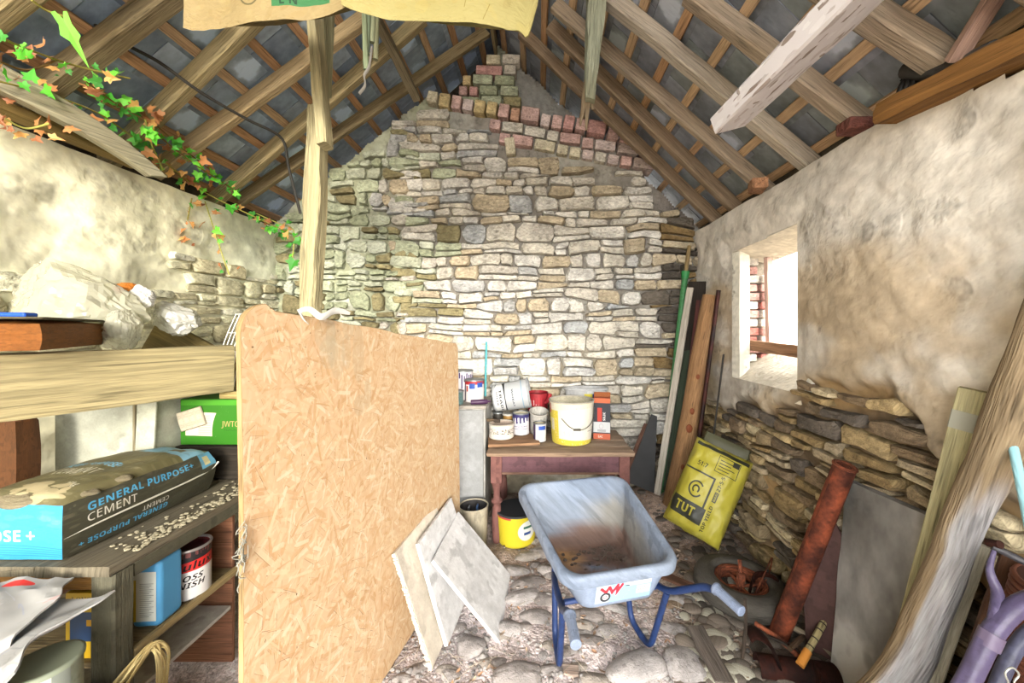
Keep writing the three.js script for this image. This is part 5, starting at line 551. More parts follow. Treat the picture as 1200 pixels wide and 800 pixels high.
// ------------------------------------------------------------------ right corner: things leaning in the angle of the walls
const rustMat = (s = 3, o = {}) => mat(0xffffff, { tex: 'rust', s, bump: 'stoneBump', bs: 0.004, rough: 0.9, ...o });
{
  const lean = (name, a, b, w, h, m, label, cat, o = {}) => tag(beam(name, a, b, w, h, m, null, { up: V(-0.5, 0.2, 0.85), rough: 0.002, ...o }), label, cat);
  const gp = thing('pole', 'green painted pole with a bare wooden tip leaning in the far right corner', 'pole', P(774, 583, 3.72)); const o = P(774, 583, 3.72), d = P(803, 322, 3.82).sub(o), e = P(808, 288, 3.84).sub(o);
  mesh('green_pipe', sweep([V(0, 0, 0), d.clone().multiplyScalar(0.5), d], 0.029, 16, 12, 0.03), mat(0x4a8f58, { tex: 'grunge', s: 3, rough: 0.5 }), gp); mesh('collar', moved(new THREE.CylinderGeometry(0.04, 0.036, 0.07, 16), d.x, d.y, d.z, 0, 0, -0.1), mat(0x2f8a4c, { rough: 0.45 }), gp); mesh('wooden_tip', sweep([d, e], 0.02, 4, 10), wood(0xb39a6e), gp);
  lean('plank', P(770, 579, 3.62), P(809, 337, 3.74), 0.062, 0.03, wood(0xe0d6c6), 'narrow cream planed plank leaning beside the green pole', 'plank', { rough: 0.001 });
  lean('plank', P(781, 575, 3.68), P(815, 345, 3.78), 0.07, 0.016, wood(0x4d5a48), 'thin dark greenish plank squeezed between the cream plank and the log', 'plank', { rough: 0.001 });
  lean('plank', P(795, 575, 3.66), P(823, 352, 3.68), 0.1, 0.03, mat(0x6e2f28, { tex: 'grain', rough: 0.6 }), 'dark red painted board standing behind the peeled log', 'plank', { rough: 0.001 });
  lean('plank', P(800, 575, 3.7), P(817, 330, 3.75), 0.16, 0.03, wood(0x3a322a), 'almost black board standing furthest back behind the dark red board', 'plank', { rough: 0.001 });
  const lg = thing('log', 'peeled orange-brown wooden log leaning upright near the window', 'log', P(789, 592, 3.45)); const l0 = P(789, 592, 3.45), l1 = P(832, 346, 3.4).sub(l0); const lgm = mesh('trunk', sweep([V(0, 0, 0), l1.clone().multiplyScalar(0.35).add(V(0.012, 0, 0)), l1.clone().multiplyScalar(0.7), l1], (t) => lerp(0.094, 0.062, t), 34, 16, 0.16, 3), wood(0xb58a60, { s: 1.2, bs: 0.006 }), lg);
  for (const [t, s] of [[0.38, 0.03], [0.46, 0.022], [0.2, 0.02], [0.62, 0.018]]) mesh('knot', new THREE.SphereGeometry(s, 12, 8).scale(1, 1.3, 0.5), mat(0x7d4326, { rough: 0.7 }), lg, l1.clone().multiplyScalar(t).add(V(-0.01, 0, lerp(0.094, 0.062, t) * 0.93)));
  tag(mesh('pipe', sweep([P(815, 545, 3.25), P(842, 340, 3.3)], 0.018, 14, 10, 0.05), mat(0x5f474b, { tex: 'rust', s: 3, rough: 0.6, metalness: 0.2 })), 'thin purplish rusty pipe leaning right of the peeled log', 'pipe');
  tag(mesh('rod', sweep([P(832, 545, 3.2), P(848, 415, 3.28)], 0.008, 10, 8), mat(0x2d2926, { rough: 0.7 })), 'thin black rod leaning under the window next to the rusty pipe', 'rod');
  const sb = thing('sheet', 'black sheet of board standing askew against the wall right of the table', 'sheet', P(766, 577, 3.62)); const sg = new THREE.ExtrudeGeometry(new THREE.Shape([[0, 0], [-0.26, 0.1], [0.02, 0.72], [0.07, 0.7]].map((p) => new THREE.Vector2(...p))), { depth: 0.012, bevelEnabled: true, bevelSize: 0.002, bevelThickness: 0.002, bevelSegments: 1 }); mesh('board', sg, mat(0x2f2f31, { tex: 'slate', rough: 0.55 }), sb, undefined, [-0.2, -0.12, 0]);
  lean('batten', P(727, 570, 3.45), P(757, 497, 3.8), 0.035, 0.03, wood(0x7a5848), 'short brown batten lying against the black sheet', 'batten');
}
// yellow fertiliser bag
{
  const r = rng(4), ft = canvasTex(768, 1024, (x, w, h) => { x.fillStyle = '#b0a63c'; x.fillRect(0, 0, w, h); for (let i = 0; i < 60; i++) { x.globalAlpha = rr(0.05, 0.2, r); x.fillStyle = pick(['#cfc46a', '#8c8230', '#d6cd80'], r); x.beginPath(); x.ellipse(r() * w, r() * h, rr(10, 90, r), rr(10, 60, r), r() * 3, 0, 7); x.fill(); } x.globalAlpha = 1; x.fillStyle = '#34352c'; x.fillRect(0, 0, w, 40); x.fillRect(0, 700, 460, 200); x.fillRect(400, 330, 26, 380); x.fillRect(0, 330, 420, 20); x.fillStyle = '#b0a63c'; x.font = 'bold 150px sans-serif'; x.save(); x.translate(60, 850); x.fillText('TUT', 0, 0); x.restore(); x.strokeStyle = '#34352c'; x.lineWidth = 20; x.beginPath(); x.arc(240, 540, 90, 0.5, 5.6); x.stroke(); x.beginPath(); x.arc(240, 540, 40, 2, 7); x.stroke(); x.fillStyle = '#34352c'; x.font = 'bold 76px sans-serif'; x.fillText('51:7', 120, 270); x.lineWidth = 8; x.strokeRect(360, 60, 300, 190); for (let i = 0; i < 4; i++) x.fillRect(390, 100 + i * 36, 220 - (i % 2) * 60, 10); x.fillRect(560, 60, 90, 60); x.save(); x.translate(530, 960); x.rotate(-1.57); x.font = 'bold 66px sans-serif'; x.fillText('TOP YIELD', 0, 0); x.fillRect(370, -50, 120, 54); x.fillText('27·5·5', 505, 0); x.fillStyle = '#b0a63c'; x.font = 'bold 40px sans-serif'; x.fillText('MAXI', 380, -8); x.restore(); });
  const t = thing('fertiliser_bag', 'plump yellow plastic fertiliser bag with black print leaning on the right wall', 'bag', P(829, 575, 2.96)); const ym = mat(0xb0a63c, { rough: 0.42, bumpMap: TEX.plasterBump, bumpScale: 0.01 });
  const g = sackGeo(0.42, 0.22, 0.68, 0.5, 7, [26, 10, 32], 1.9); const s = mesh('sack', g, [ym, ym, mat(0xffffff, { map: ft, rough: 0.42 }), ym, ym, ym], t);
  const long = V(-0.44, -0.86, 0.12).normalize(), n = V(-0.34, 0.42, 0.84), nn = n.addScaledVector(long, -n.dot(long)).normalize(); s.quaternion.setFromRotationMatrix(new THREE.Matrix4().makeBasis(nn.clone().cross(long), nn, long));
  const ear = mesh('folded_top', sackGeo(0.34, 0.04, 0.13, 0.3, 11, [10, 3, 6]), mat(0x4b4a33, { rough: 0.5 }), s, V(0, 0.0, -0.355)); ear.userData.label = 'dark folded top edge';
}
// old wheel lying on the floor
{
  const t = thing('wheel', 'old black rubber tyre with a rusty spoked hub lying flat on the floor', 'wheel', V(1.3, 0.035, -2.47)); t.rotation.set(0.05, 0.4, -0.06); const rub = mat(0x5b564f, { tex: 'grunge', s: 3, bump: 'plasterBump', bs: 0.003, rough: 0.85 });
  mesh('tyre', lathe([[0.155, 0.03], [0.17, 0.012], [0.22, 0.0], [0.262, 0.014], [0.281, 0.04], [0.274, 0.046], [0.281, 0.054], [0.276, 0.06], [0.281, 0.068], [0.276, 0.074], [0.281, 0.082], [0.268, 0.108], [0.245, 0.122], [0.205, 0.13], [0.198, 0.127], [0.192, 0.131], [0.165, 0.122], [0.155, 0.1], [0.155, 0.03]], 56), rub, t);
  mesh('rim', lathe([[0.156, 0.03], [0.156, 0.1], [0.15, 0.112], [0.13, 0.108], [0.118, 0.085], [0.118, 0.05], [0.135, 0.03], [0.156, 0.03]], 40), rustMat(5), t); mesh('hub', lathe([[0, 0.02], [0.026, 0.02], [0.026, 0.14], [0.016, 0.15], [0, 0.15]], 16), rustMat(6), t); for (let i = 0; i < 4; i++) { const a = i * 1.571 + 0.3; mesh('spoke', sweep([V(Math.cos(a) * 0.02, 0.06, Math.sin(a) * 0.02), V(Math.cos(a) * 0.13, 0.07, Math.sin(a) * 0.13)], 0.01, 4, 8), rustMat(6), t); } mesh('axle', sweep([V(0, 0.1, 0), V(0.004, 0.22, -0.02)], 0.012, 5, 8), rustMat(6), t);
  const wi = tag(mesh('wire', sweep([onY(880, 705, 0.06), onY(896, 672, 0.18), onY(905, 652, 0.2), onY(900, 675, 0.15), onY(884, 700, 0.08)], 0.004, 24, 6), rustMat(4)), 'loop of rusty wire hooked over the edge of the old tyre', 'wire');
}
// rusty pipe, plate, cement slab
{
  const A = V(1.36, 0.035, -2.16), B = V(1.545, 1.06, -1.93), t = thing('pipe', 'thick rust-red iron pipe leaning on the right wall beside the grey slab', 'pipe', A), d = B.clone().sub(A); const pg = sweep([V(), d], 0.05, 16, 18, 0.02); mesh('pipe_body', pg, mat(0xccbcb4, { tex: 'rust', s: 2.5, bump: 'stoneBump', bs: 0.003, rough: 0.85 }), t); mesh('collar', (() => { const g = new THREE.TorusGeometry(0.047, 0.009, 8, 24); return g; })(), rustMat(4), t, d).quaternion.setFromUnitVectors(V(0, 0, 1), d.clone().normalize());
  const ps = thing('plate', 'dark maroon iron plate with rounded corner leaning behind the rusty pipe', 'plate', V(1.5, 0.04, -2.02)); const sh = new THREE.Shape(); sh.moveTo(-0.07, 0); sh.lineTo(0.1, -0.02); sh.lineTo(0.11, 0.6); sh.quadraticCurveTo(0.08, 0.76, -0.01, 0.72); sh.lineTo(-0.07, 0.5); sh.closePath(); mesh('plate_body', new THREE.ExtrudeGeometry(sh, { depth: 0.01, bevelEnabled: true, bevelSize: 0.003, bevelThickness: 0.003, bevelSegments: 1 }), mat(0x553a36, { tex: 'grunge', s: 3, rough: 0.75 }), ps, undefined, [-0.06, -0.8, 0]);
  const q = [[978, 792], [1098, 600], [1005, 570]]; const b0 = V(1.5, 0.03, -1.93), b1 = V(1.49, 0.03, -1.5), up = V(1.61, 0.98, -1.97);
  const u = b1.clone().sub(b0), lu = u.length(), v = up.clone().sub(b0), lv = v.length(), s = thing('cement_slab', 'tall weathered grey cement sheet leaning against the right wall', 'slab', b0); const g = timber(lv, lu + 0.03, 0.035, 0.004, 44); const m = mesh('sheet', moved(g, lv / 2, 0, 0), mat(0xbab6b0, { tex: 'slate', s: 0.9, bump: 'plasterBump', bs: 0.006, rough: 0.9 }), s); const xx = v.clone().normalize(), zz = u.clone().normalize().addScaledVector(xx, -u.clone().normalize().dot(xx)).normalize(), yy = zz.clone().cross(xx); m.quaternion.setFromRotationMatrix(new THREE.Matrix4().makeBasis(xx, yy, zz)); m.position.copy(u.clone().multiplyScalar(0.5));
}
// weathered trunk, plank behind it, and the bottom right heap
{
  const pts = [V(1.2, -0.02, -1.62), P(1048, 800, 1.5), P(1094, 700, 1.41), P(1132, 605, 1.33), P(1172, 520, 1.25), P(1212, 430, 1.17), V(1.55, 1.98, -1.08)], t = thing('tree_trunk', 'weathered grey-brown tree trunk leaning across the right corner, bark peeled to pale wood', 'trunk', V(0, 0, 0));
  const rad = (k) => (k < 0.5 ? lerp(0.085, 0.052, k / 0.5) : lerp(0.052, 0.075, (k - 0.5) / 0.5)), g = sweep(pts, rad, 110, 48, 0.22, 5), p = g.attributes.position, nr = g.attributes.normal, col = [];
  const C = new THREE.CatmullRomCurve3(pts), L = C.getLength(), uv = g.attributes.uv; for (let i = 0; i < p.count; i++) { const k = clamp(uv.getX(i) / L), c = C.getPointAt(k), dx = p.getX(i) - c.x, dz = p.getZ(i) - c.z, dy = p.getY(i) - c.y; const side = (-dx * 0.12 + dz * 0.98) / rad(k), gr = fbm(k * 9, side * 4 + dy * 3, 5, 4), bare = sm(0.02, 0.28, side + (gr - 0.5) * 0.7 - 0.3 * sm(0.25, 0.4, k)) * sm(0.66, 0.56, k + (gr - 0.5) * 0.12) * sm(-0.02, 0.06, k); let cc = mixc([0.30, 0.21, 0.12], [0.52, 0.40, 0.25], gr); cc = mixc(cc, mixc([0.42, 0.38, 0.39], [0.72, 0.73, 0.75], fbm(k * 6, side * 30, 3, 4)), bare); col.push(...cc); }
  g.setAttribute('color', new THREE.Float32BufferAttribute(col, 3)); mesh('trunk', g, mat(0xffffff, { tex: 'grain', s: 0.7, sv: 1.2, bump: 'grainBump', bs: 0.009, rough: 0.9, vertexColors: true }), t);
  const cp = thing('plank', 'pale yellowish plank with a grey band leaning behind the weathered trunk', 'plank', V(0, 0, 0)), a = V(1.5, 0.02, -1.66), b = V(1.57, 1.53, -1.38); beam('board', a, b, 0.078, 0.03, wood(0xd9cfa0, { bs: 0.002 }), cp, { up: V(-1, 0.1, 0.6), rough: 0.001 }); const c1 = a.clone().lerp(b, 0.9), c2 = a.clone().lerp(b, 0.945); beam('tape_band', c1, c2, 0.082, 0.034, mat(0xa9a89a, { rough: 0.6 }), cp, { up: V(-1, 0.1, 0.6), rough: 0 });
  const pl2 = tag(beam('plank', V(1.36, 0.02, -1.5), V(1.54, 1.0, -1.38), 0.12, 0.025, wood(0xcfc7b4), null, { up: V(-1, 0.2, 0.75), rough: 0.001 }), 'broad pale plank leaning low behind the foot of the trunk', 'plank');
  tag(beam('plank', V(1.22, 0.02, -1.22), V(1.54, 1.02, -1.2), 0.12, 0.025, wood(0x6d4c3a), null, { up: V(-0.6, 0.2, 0.8), rough: 0.002 }), 'dark brown board leaning between the trunk and the violet tubes', 'plank');
  const vp = mat(0x5f5676, { tex: 'grunge', s: 4, bump: 'plasterBump', bs: 0.001, rough: 0.35 }), vf = thing('bicycle_frame', 'old frame of violet painted tubes with flaking paint at the bottom right corner', 'frame', V(0, 0, 0)), s = 0.96;
  mesh('main_tube', sweep([P(1222, 698, s), P(1190, 712, s), P(1165, 738, s), P(1138, 790, s), P(1085, 900, s), V(0.97, 0.0, -0.96)], 0.022, 40, 16), vp, vf); mesh('lug', sweep([P(1163, 741, s), P(1156, 756, s)], 0.0245, 4, 16), mat(0x655a72, { rough: 0.4 }), vf); mesh('second_tube', sweep([P(1225, 725, s + 0.02), P(1195, 752, s + 0.02), P(1165, 815, s + 0.02), V(1.09, 0.3, -0.99), V(1.04, 0.0, -1.0)], 0.016, 30, 14), mat(0x52536a, { tex: 'grunge', s: 5, rough: 0.45 }), vf); mesh('curved_stay', sweep([P(1165, 645, s + 0.06), P(1160, 668, s + 0.05), P(1169, 695, s + 0.03), P(1167, 716, s + 0.01), P(1160, 742, s)], (t) => lerp(0.005, 0.013, sm(0, 0.6, t)), 28, 12), vp, vf);
  mesh('cross_tube', sweep([P(1163, 640, s + 0.07), P(1215, 665, s + 0.02)], 0.009, 8, 12), mat(0x38373c, { rough: 0.5 }), vf); mesh('pivot', moved(new THREE.CylinderGeometry(0.01, 0.01, 0.03, 14), 0, 0, 0, 1.2), mat(0x5c4a42, { tex: 'rust', s: 5 }), vf, P(1165, 637, s + 0.07));
  // ribbed basket behind the frame
  const bk = thing('basket', 'dark red-brown ribbed basket with a split showing, behind the violet tubes', 'basket', V(1.46, 0.74, -1.03)), bm = mat(0x7d4a38, { tex: 'grunge', s: 4, rough: 0.7 }); for (let i = 0; i < 19; i++) { const k = i / 18; mesh('weave_ring', moved(new THREE.TorusGeometry(lerp(0.115, 0.13, Math.sin(k * 3.14)), 0.0085, 6, 30), 0, 0.01 + i * 0.0162, 0, Math.PI / 2 + (hash(i, 1, 1) - 0.5) * 0.04), bm, bk); } mesh('lining', new THREE.CylinderGeometry(0.112, 0.108, 0.31, 24), mat(0x4a2d24, { rough: 0.8 }), bk, V(0, 0.155, 0)); mesh('split_slat', moved(timber(0.11, 0.05, 0.006, 0.002, 5), 0, 0, 0), mat(0xd9a878, { tex: 'grain' }), bk, V(-0.075, 0.205, 0.11), [0, -0.6, -0.25]).userData.label = 'pale torn splint';
  const cr = thing('drum', 'rusty oil drum under the ribbed basket, mostly hidden by the violet tubes', 'drum', V(1.43, 0, -1.04)); mesh('drum_body', lathe([[0, 0], [0.15, 0], [0.15, 0.2], [0.156, 0.21], [0.15, 0.22], [0.15, 0.48], [0.156, 0.49], [0.15, 0.5], [0.15, 0.735], [0, 0.735]], 36), rustMat(2, { color: 0x6b5148 }), cr);
  tag(mesh('pole', sweep([P(1184, 508, 1.22), P(1196, 565, 1.14), P(1222, 690, 1.0)], 0.0115, 14, 10), mat(0x9fd3e0, { rough: 0.4 })), 'thin pale blue pole leaning right of the weathered trunk', 'pole');
  const cl = tag(mesh('wire', sweep([P(1182, 800, 0.93), P(1178, 788, 0.93), P(1186, 782, 0.93), P(1194, 790, 0.93), P(1188, 800, 0.93), P(1200, 806, 0.93)], 0.0022, 24, 6), mat(0xb9b9b0, { metalness: 0.5, rough: 0.4 })), 'small curl of thin wire at the lower right edge by the violet tubes', 'wire');
}
// scrap iron, bamboo and sticks on the floor
{
  const iron = mat(0x5a4a44, { tex: 'rust', s: 3, bump: 'stoneBump', bs: 0.003, rough: 0.8, metalness: 0.2 }), br = thing('iron_bracket', 'heavy rusty iron channel with a bent strap lying in the scrap at the bottom', 'bracket', onY(935, 772, 0.08)); br.rotation.y = -0.18;
  { const sh = new THREE.Shape(); sh.absarc(0, 0, 0.062, -0.15, Math.PI + 0.15, false); sh.absarc(0, 0, 0.052, Math.PI + 0.15, -0.15, true); mesh('channel', moved(new THREE.ExtrudeGeometry(sh, { depth: 0.52, bevelEnabled: false, curveSegments: 20 }), -0.19, -0.07, 0, 0, Math.PI / 2, 0), iron, br); const st = []; for (let i = 0; i <= 14; i++) { const a = -0.4 + i / 14 * 2.6; st.push(V(-0.17 + 0.07 * Math.cos(a + 0.6), 0.02 + 0.1 * Math.sin(a), 0.02)); } mesh('strap', sweep(st, 0.05, 24, 10, 0, 1, 0.16), iron, br); mesh('web', box(0.006, 0.13, 0.07, 0.002), iron, br, V(0.06, -0.05, 0.06)); }
  const cv = tag(mesh('sheet', (() => { const sh = new THREE.Shape(); sh.absarc(0, 0, 0.09, 0.3, 3.0, false); sh.absarc(0, 0, 0.083, 3.0, 0.3, true); return moved(new THREE.ExtrudeGeometry(sh, { depth: 0.12, bevelEnabled: false, curveSegments: 20 }), 0, 0, -0.06, -1.2, 0, 0); })(), iron), 'curved dark iron sheet between the tyre and the rusty pipe', 'sheet'); cv.position.copy(onY(902, 705, 0.06)).setY(0.045);
  const bA = onY(938, 778, 0.08), bB = P(966, 728, 2.02), bam = thing('bamboo_stick', 'short piece of bamboo cane with an orange end on the scrap heap', 'stick', bA), bd2 = bB.sub(bA); mesh('cane', sweep([V(), bd2.clone().multiplyScalar(0.5), bd2], 0.016, 12, 14), mat(0xb7a678, { tex: 'grain', s: 2 }), bam); mesh('orange_end', sweep([bd2.clone().multiplyScalar(-0.02), bd2.clone().multiplyScalar(0.3)], 0.02, 6, 14), mat(0xd08a3c, { rough: 0.5 }), bam); for (const k of [0.4, 0.58, 0.78, 0.93]) mesh('node_ring', sweep([bd2.clone().multiplyScalar(k - 0.012), bd2.clone().multiplyScalar(k + 0.012)], 0.0172, 3, 14), mat(0x3d342a), bam);
  const sticks = [[873, 702, 870, 770, 'dark rod standing out of the rubble right of the wheelbarrow handle'], [885, 730, 945, 778, 'long rusty rod lying slantwise across the iron strap'], [930, 735, 985, 775, 'grey weathered stick below the maroon plate'], [900, 745, 938, 770, 'short dark stick under the slanting rusty rod'], [925, 760, 955, 735, 'brown stick under the bamboo cane']]; const sm2 = [wood(0x4f4238), rustMat(4), wood(0x9a8c76), wood(0x3f352e), wood(0x6e5540)];
  sticks.forEach(([x0, y0, x1, y1, l], i) => { const a = i === 0 ? P(x0, y0, 1.93) : onY(x0, y0, 0.1), b = onY(x1, y1, 0.05); tag(mesh(i === 1 || i === 0 ? 'rod' : 'stick', sweep([a, a.clone().lerp(b, 0.5).add(V(0.01, 0.01, 0)), b], 0.009 + 0.004 * (i % 3), 10, 8, 0.2, i), sm2[i]), l, i < 2 ? 'rod' : 'stick'); });
  const bs = [[775, 672, 815, 690, 0.07, 'flat brown board under the wheelbarrow handle beside the tyre'], [815, 735, 850, 800, 0.09, 'grey rotten board sunk in the rubble at the bottom right']]; bs.forEach(([x0, y0, x1, y1, w, l], i) => tag(beam('board', onY(x0, y0, 0.06), onY(x1, y1, 0.06), w, 0.022, wood([0x6b4a38, 0x8d8178][i]), null, { rough: 0.005 }), l, 'board'));
}
// rubble, flakes of limewash, dead leaves and twigs
{
  const put = (name, geo, m, n, seed, f) => { const im = new THREE.InstancedMesh(geo, m, n), r = rng(seed), M = new THREE.Matrix4(), c = new THREE.Color(); im.name = numbered(name); im.castShadow = im.receiveShadow = true; for (let i = 0; i < n; i++) { const { p, s, q, col } = f(r); M.compose(p, new THREE.Quaternion().setFromEuler(new THREE.Euler(...q)), s); im.setMatrixAt(i, M); im.setColorAt(i, c.setRGB(...col)); } scene.add(im); im.userData.kind = 'stuff'; return im; };
  const spot = (r, x0, x1, y0, y1) => { const p = onY(rr(x0, x1, r), rr(y0, y1, r), 0); p.y = floorH(p.x, p.z); return p; };
  put('gravel', pebbleGeo[1], mat(0xffffff, { tex: 'stone', s: 8 }), 1700, 101, (r) => { const p = spot(r, 440, 900, 585, 830), s = rr(0.003, 0.012, r) * (r() < 0.1 ? 2 : 1), k = rr(0.46, 0.8, r) * (p.x > 0.9 ? 0.7 : 1); p.y += s * 0.2; return { p, s: V(s, s * 0.6, s * rr(0.7, 1.2, r)), q: [0, r() * 6, 0], col: [k, k * 0.95, k * 0.93] }; });
  put('plaster_rubble', boxUV(new THREE.IcosahedronGeometry(1, 1).scale(1, 0.8, 1.2)), mat(0xffffff, { tex: 'plaster', s: 6 }), 260, 102, (r) => { const u = r(), p = spot(r, 800 + u * 20, 850 + u * 30, 670, 800), s = rr(0.01, 0.05, r) * (r() < 0.3 ? 1.4 : 0.8); p.y += s * 0.2; const d = r() < 0.45; return { p, s: V(s, s * 0.4, s * rr(0.6, 1.3, r)), q: [rr(-0.2, 0.2, r), r() * 6, 0], col: d ? [0.33, 0.27, 0.22] : [0.72, 0.68, 0.55] }; });
  put('rubble', boxUV(new THREE.IcosahedronGeometry(1, 1).scale(1, 0.7, 1.3)), mat(0xffffff, { tex: 'stone', s: 4 }), 420, 103, (r) => { const p = spot(r, 700, 1080, 590, 830), s = rr(0.012, 0.05, r); if (p.x < 1.0) p.x = rr(0.9, 1.55, r); if (p.x > 1.58) p.x = rr(1.2, 1.58, r); p.y = floorH(p.x, p.z) + s * 0.15; const k = rr(0.12, 0.36, r); return { p, s: V(s, s * 0.6, s * rr(0.7, 1.3, r)), q: [0, r() * 6, 0], col: [k * 1.1, k * 0.92, k * 0.76] }; });
  const lf = new THREE.PlaneGeometry(1, 0.6, 3, 2); { const p = lf.attributes.position; for (let i = 0; i < p.count; i++) p.setXYZ(i, p.getX(i), p.getY(i) * (1 - Math.abs(p.getX(i)) * 1.6), Math.abs(p.getY(i)) * 0.5 + p.getX(i) ** 2 * 0.4); lf.computeVertexNormals(); }
  put('fallen_leaves', lf, mat(0xffffff, { rough: 0.8, side: THREE.DoubleSide }), 420, 104, (r) => { const p = spot(r, 450, 900, 595, 830), s = rr(0.015, 0.04, r); p.y += 0.012; const c = pick([[0.42, 0.24, 0.14], [0.5, 0.38, 0.28], [0.58, 0.5, 0.44], [0.3, 0.2, 0.14]], r); return { p, s: V(s, s, s), q: [-1.57 + rr(-0.5, 0.5, r), rr(-0.4, 0.4, r), r() * 6], col: c }; });
  put('twigs', sweep([V(-0.5, 0, 0), V(0, 0.03, 0.03), V(0.5, 0, 0)], 0.02, 5, 5), mat(0xffffff, { rough: 0.9 }), 260, 105, (r) => { const p = spot(r, 450, 880, 600, 830), s = rr(0.04, 0.16, r); p.y += 0.01; const k = rr(0.25, 0.7, r); return { p, s: V(s, s * 0.5, s * 0.5), q: [0, r() * 6, rr(-0.1, 0.1, r)], col: [k, k * 0.86, k * 0.68] }; });
}

// ------------------------------------------------------------------ overhead: sacks over the tie beam, props, hanging timbers
{
  const tie = beam('tie_beam', V(-2.15, 3.27, -1.62), V(1.1, 3.27, -1.62), 0.09, 0.1, wood(0x8d7a58)); tag(tie, 'horizontal timber tie from slope to slope carrying the two paper sacks', 'beam');
  function drape(label, x0, x1, zf, edge, tx, tint, seed) { // a folded sack hung over the tie, front drop follows the edge
    const t = thing('paper_sack', label, 'sack', V(0, 0, 0)), nu = 60, nv = 30, pos = [], uv = [], idx = []; for (let j = 0; j <= nv; j++) for (let i = 0; i <= nu; i++) { const u = i / nu, v = j / nv, x = lerp(x0, x1, u), yb = edge(u), s = v * 2; let y, z; const cr = (fbm(u * 5 + seed, v * 6, seed, 4) - 0.5); if (v < 0.42) { y = lerp(yb, 3.335, v / 0.42); z = zf + cr * 0.05 * (1 - v) - 0.0 + 0.018 * Math.sin(u * 9 + seed); } else if (v < 0.58) { const a = (v - 0.42) / 0.16 * Math.PI; y = 3.335 + Math.sin(a) * 0.035; z = -1.62 + Math.cos(a) * (zf + 1.62); } else { y = lerp(3.335, yb + 0.1, (v - 0.58) / 0.42); z = -3.24 - zf + cr * 0.02; } pos.push(x + cr * 0.012, y, z); uv.push(u, v / 0.42); }
    for (let j = 0; j < nv; j++) for (let i = 0; i < nu; i++) { const k = j * (nu + 1) + i; idx.push(k, k + 1, k + nu + 2, k, k + nu + 2, k + nu + 1); } const g = new THREE.BufferGeometry(); g.setAttribute('position', new THREE.Float32BufferAttribute(pos, 3)); g.setAttribute('uv', new THREE.Float32BufferAttribute(uv, 2)); g.setIndex(idx); g.computeVertexNormals(); tx.wrapT = THREE.ClampToEdgeWrapping; mesh('paper', g, mat(tint, { map: tx, rough: 0.7, bumpMap: TEX.plasterBump, bumpScale: 0.01, side: THREE.DoubleSide }), t); return t; }
  const X = (px) => (px - CX) / F * 1.55, Y = (py) => EYE - (py - CY) / F * 1.55, curve = (pts) => (u) => { const px = lerp(pts[0][0], pts[pts.length - 1][0], u); for (let i = 0; i < pts.length - 1; i++) if (px <= pts[i + 1][0] + 0.01) return Y(lerp(pts[i][1], pts[i + 1][1], (px - pts[i][0]) / (pts[i + 1][0] - pts[i][0]))); return Y(pts[pts.length - 1][1]); };
  const r = rng(5), stain = (x, w, h, base) => { x.fillStyle = base; x.fillRect(0, 0, w, h); for (let i = 0; i < 90; i++) { x.globalAlpha = rr(0.05, 0.22, r); x.fillStyle = pick(['#f0e4b0', '#a8925a', '#e8d890', '#c9b070'], r); x.beginPath(); x.ellipse(r() * w, r() * h, rr(6, 70, r), rr(6, 40, r), r() * 3, 0, 7); x.fill(); } x.globalAlpha = 1; };
  const t1 = canvasTex(1024, 512, (x, w, h) => { stain(x, w, h, '#cdbf95'); x.fillStyle = '#4aa06c'; x.fillRect(w * 0.56, h * 0.44, w * 0.33, h * 0.4); x.fillStyle = '#25543a'; x.font = 'bold 70px sans-serif'; x.fillText('E N', w * 0.6, h * 0.82); x.strokeStyle = '#7d7a58'; x.lineWidth = 10; x.beginPath(); x.arc(w * 0.42, h * 0.68, 62, 0, 7); x.stroke(); });
  const t2 = canvasTex(1024, 512, (x, w, h) => { stain(x, w, h, '#d6cfa0'); x.fillStyle = '#5d5a2c'; x.font = 'bold 80px sans-serif'; x.fillText('ZIZIN', w * 0.3, h * 0.66); x.strokeStyle = '#a08f48'; x.lineWidth = 3; for (let i = 0; i < 12; i++) { x.beginPath(); const a = r() * w, b = r() * h; x.moveTo(a, b); x.lineTo(a + rr(-40, 40, r), b + rr(20, 160, r)); x.stroke(); } });
  drape('tan empty paper sack with a green print patch, hung over the tie beam', X(213), X(404), -1.555, curve([[213, 31], [222, 33], [240, 31], [300, 27], [350, 21], [380, 13], [404, 7]]), t1, 0xb9b0a0, 3);
  drape('yellowish empty paper sack with a ragged corner, right one on the tie beam', X(402), X(630), -1.548, curve([[402, 8], [415, 13], [440, 17], [500, 24], [560, 30], [608, 36], [617, 46], [622, 30], [630, 0]]), t2, 0xbdb89c, 8);
  // props
  const pw = wood(0xd9cda0, { s: 0.8, bs: 0.008 }), pg = wood(0xc9c7a0, { s: 0.8, bs: 0.008 }); const dP = 2.2;
  tag(beam('prop', V(P(359, 362, dP).x - 0.06, 0.01, -2.2), P(374, 128, dP), 0.094, 0.09, pw, null, { rough: 0.007, seed: 21 }), 'long pale timber prop standing behind the strand board', 'prop');
  tag(beam('prop', P(381, 171, 2.1), P(366, -20, 2.1), 0.09, 0.05, pw, null, { rough: 0.006, seed: 22 }), 'short pale timber nailed to the top of the long prop', 'prop');
  tag(beam('prop', P(378, 110, 2.27), P(385, -20, 2.27), 0.1, 0.05, pg, null, { rough: 0.005, seed: 23 }), 'greyish timber behind the short pale one at the top of the long prop', 'prop');
  tag(beam('brace', P(487, 112, 3.4), P(432, 5, 2.7), 0.15, 0.06, wood(0x9d8f72), null, { rough: 0.006, seed: 24, up: V(0.3, 0.4, 0.8) }), 'grey diagonal brace board running down to the gable wall', 'brace');
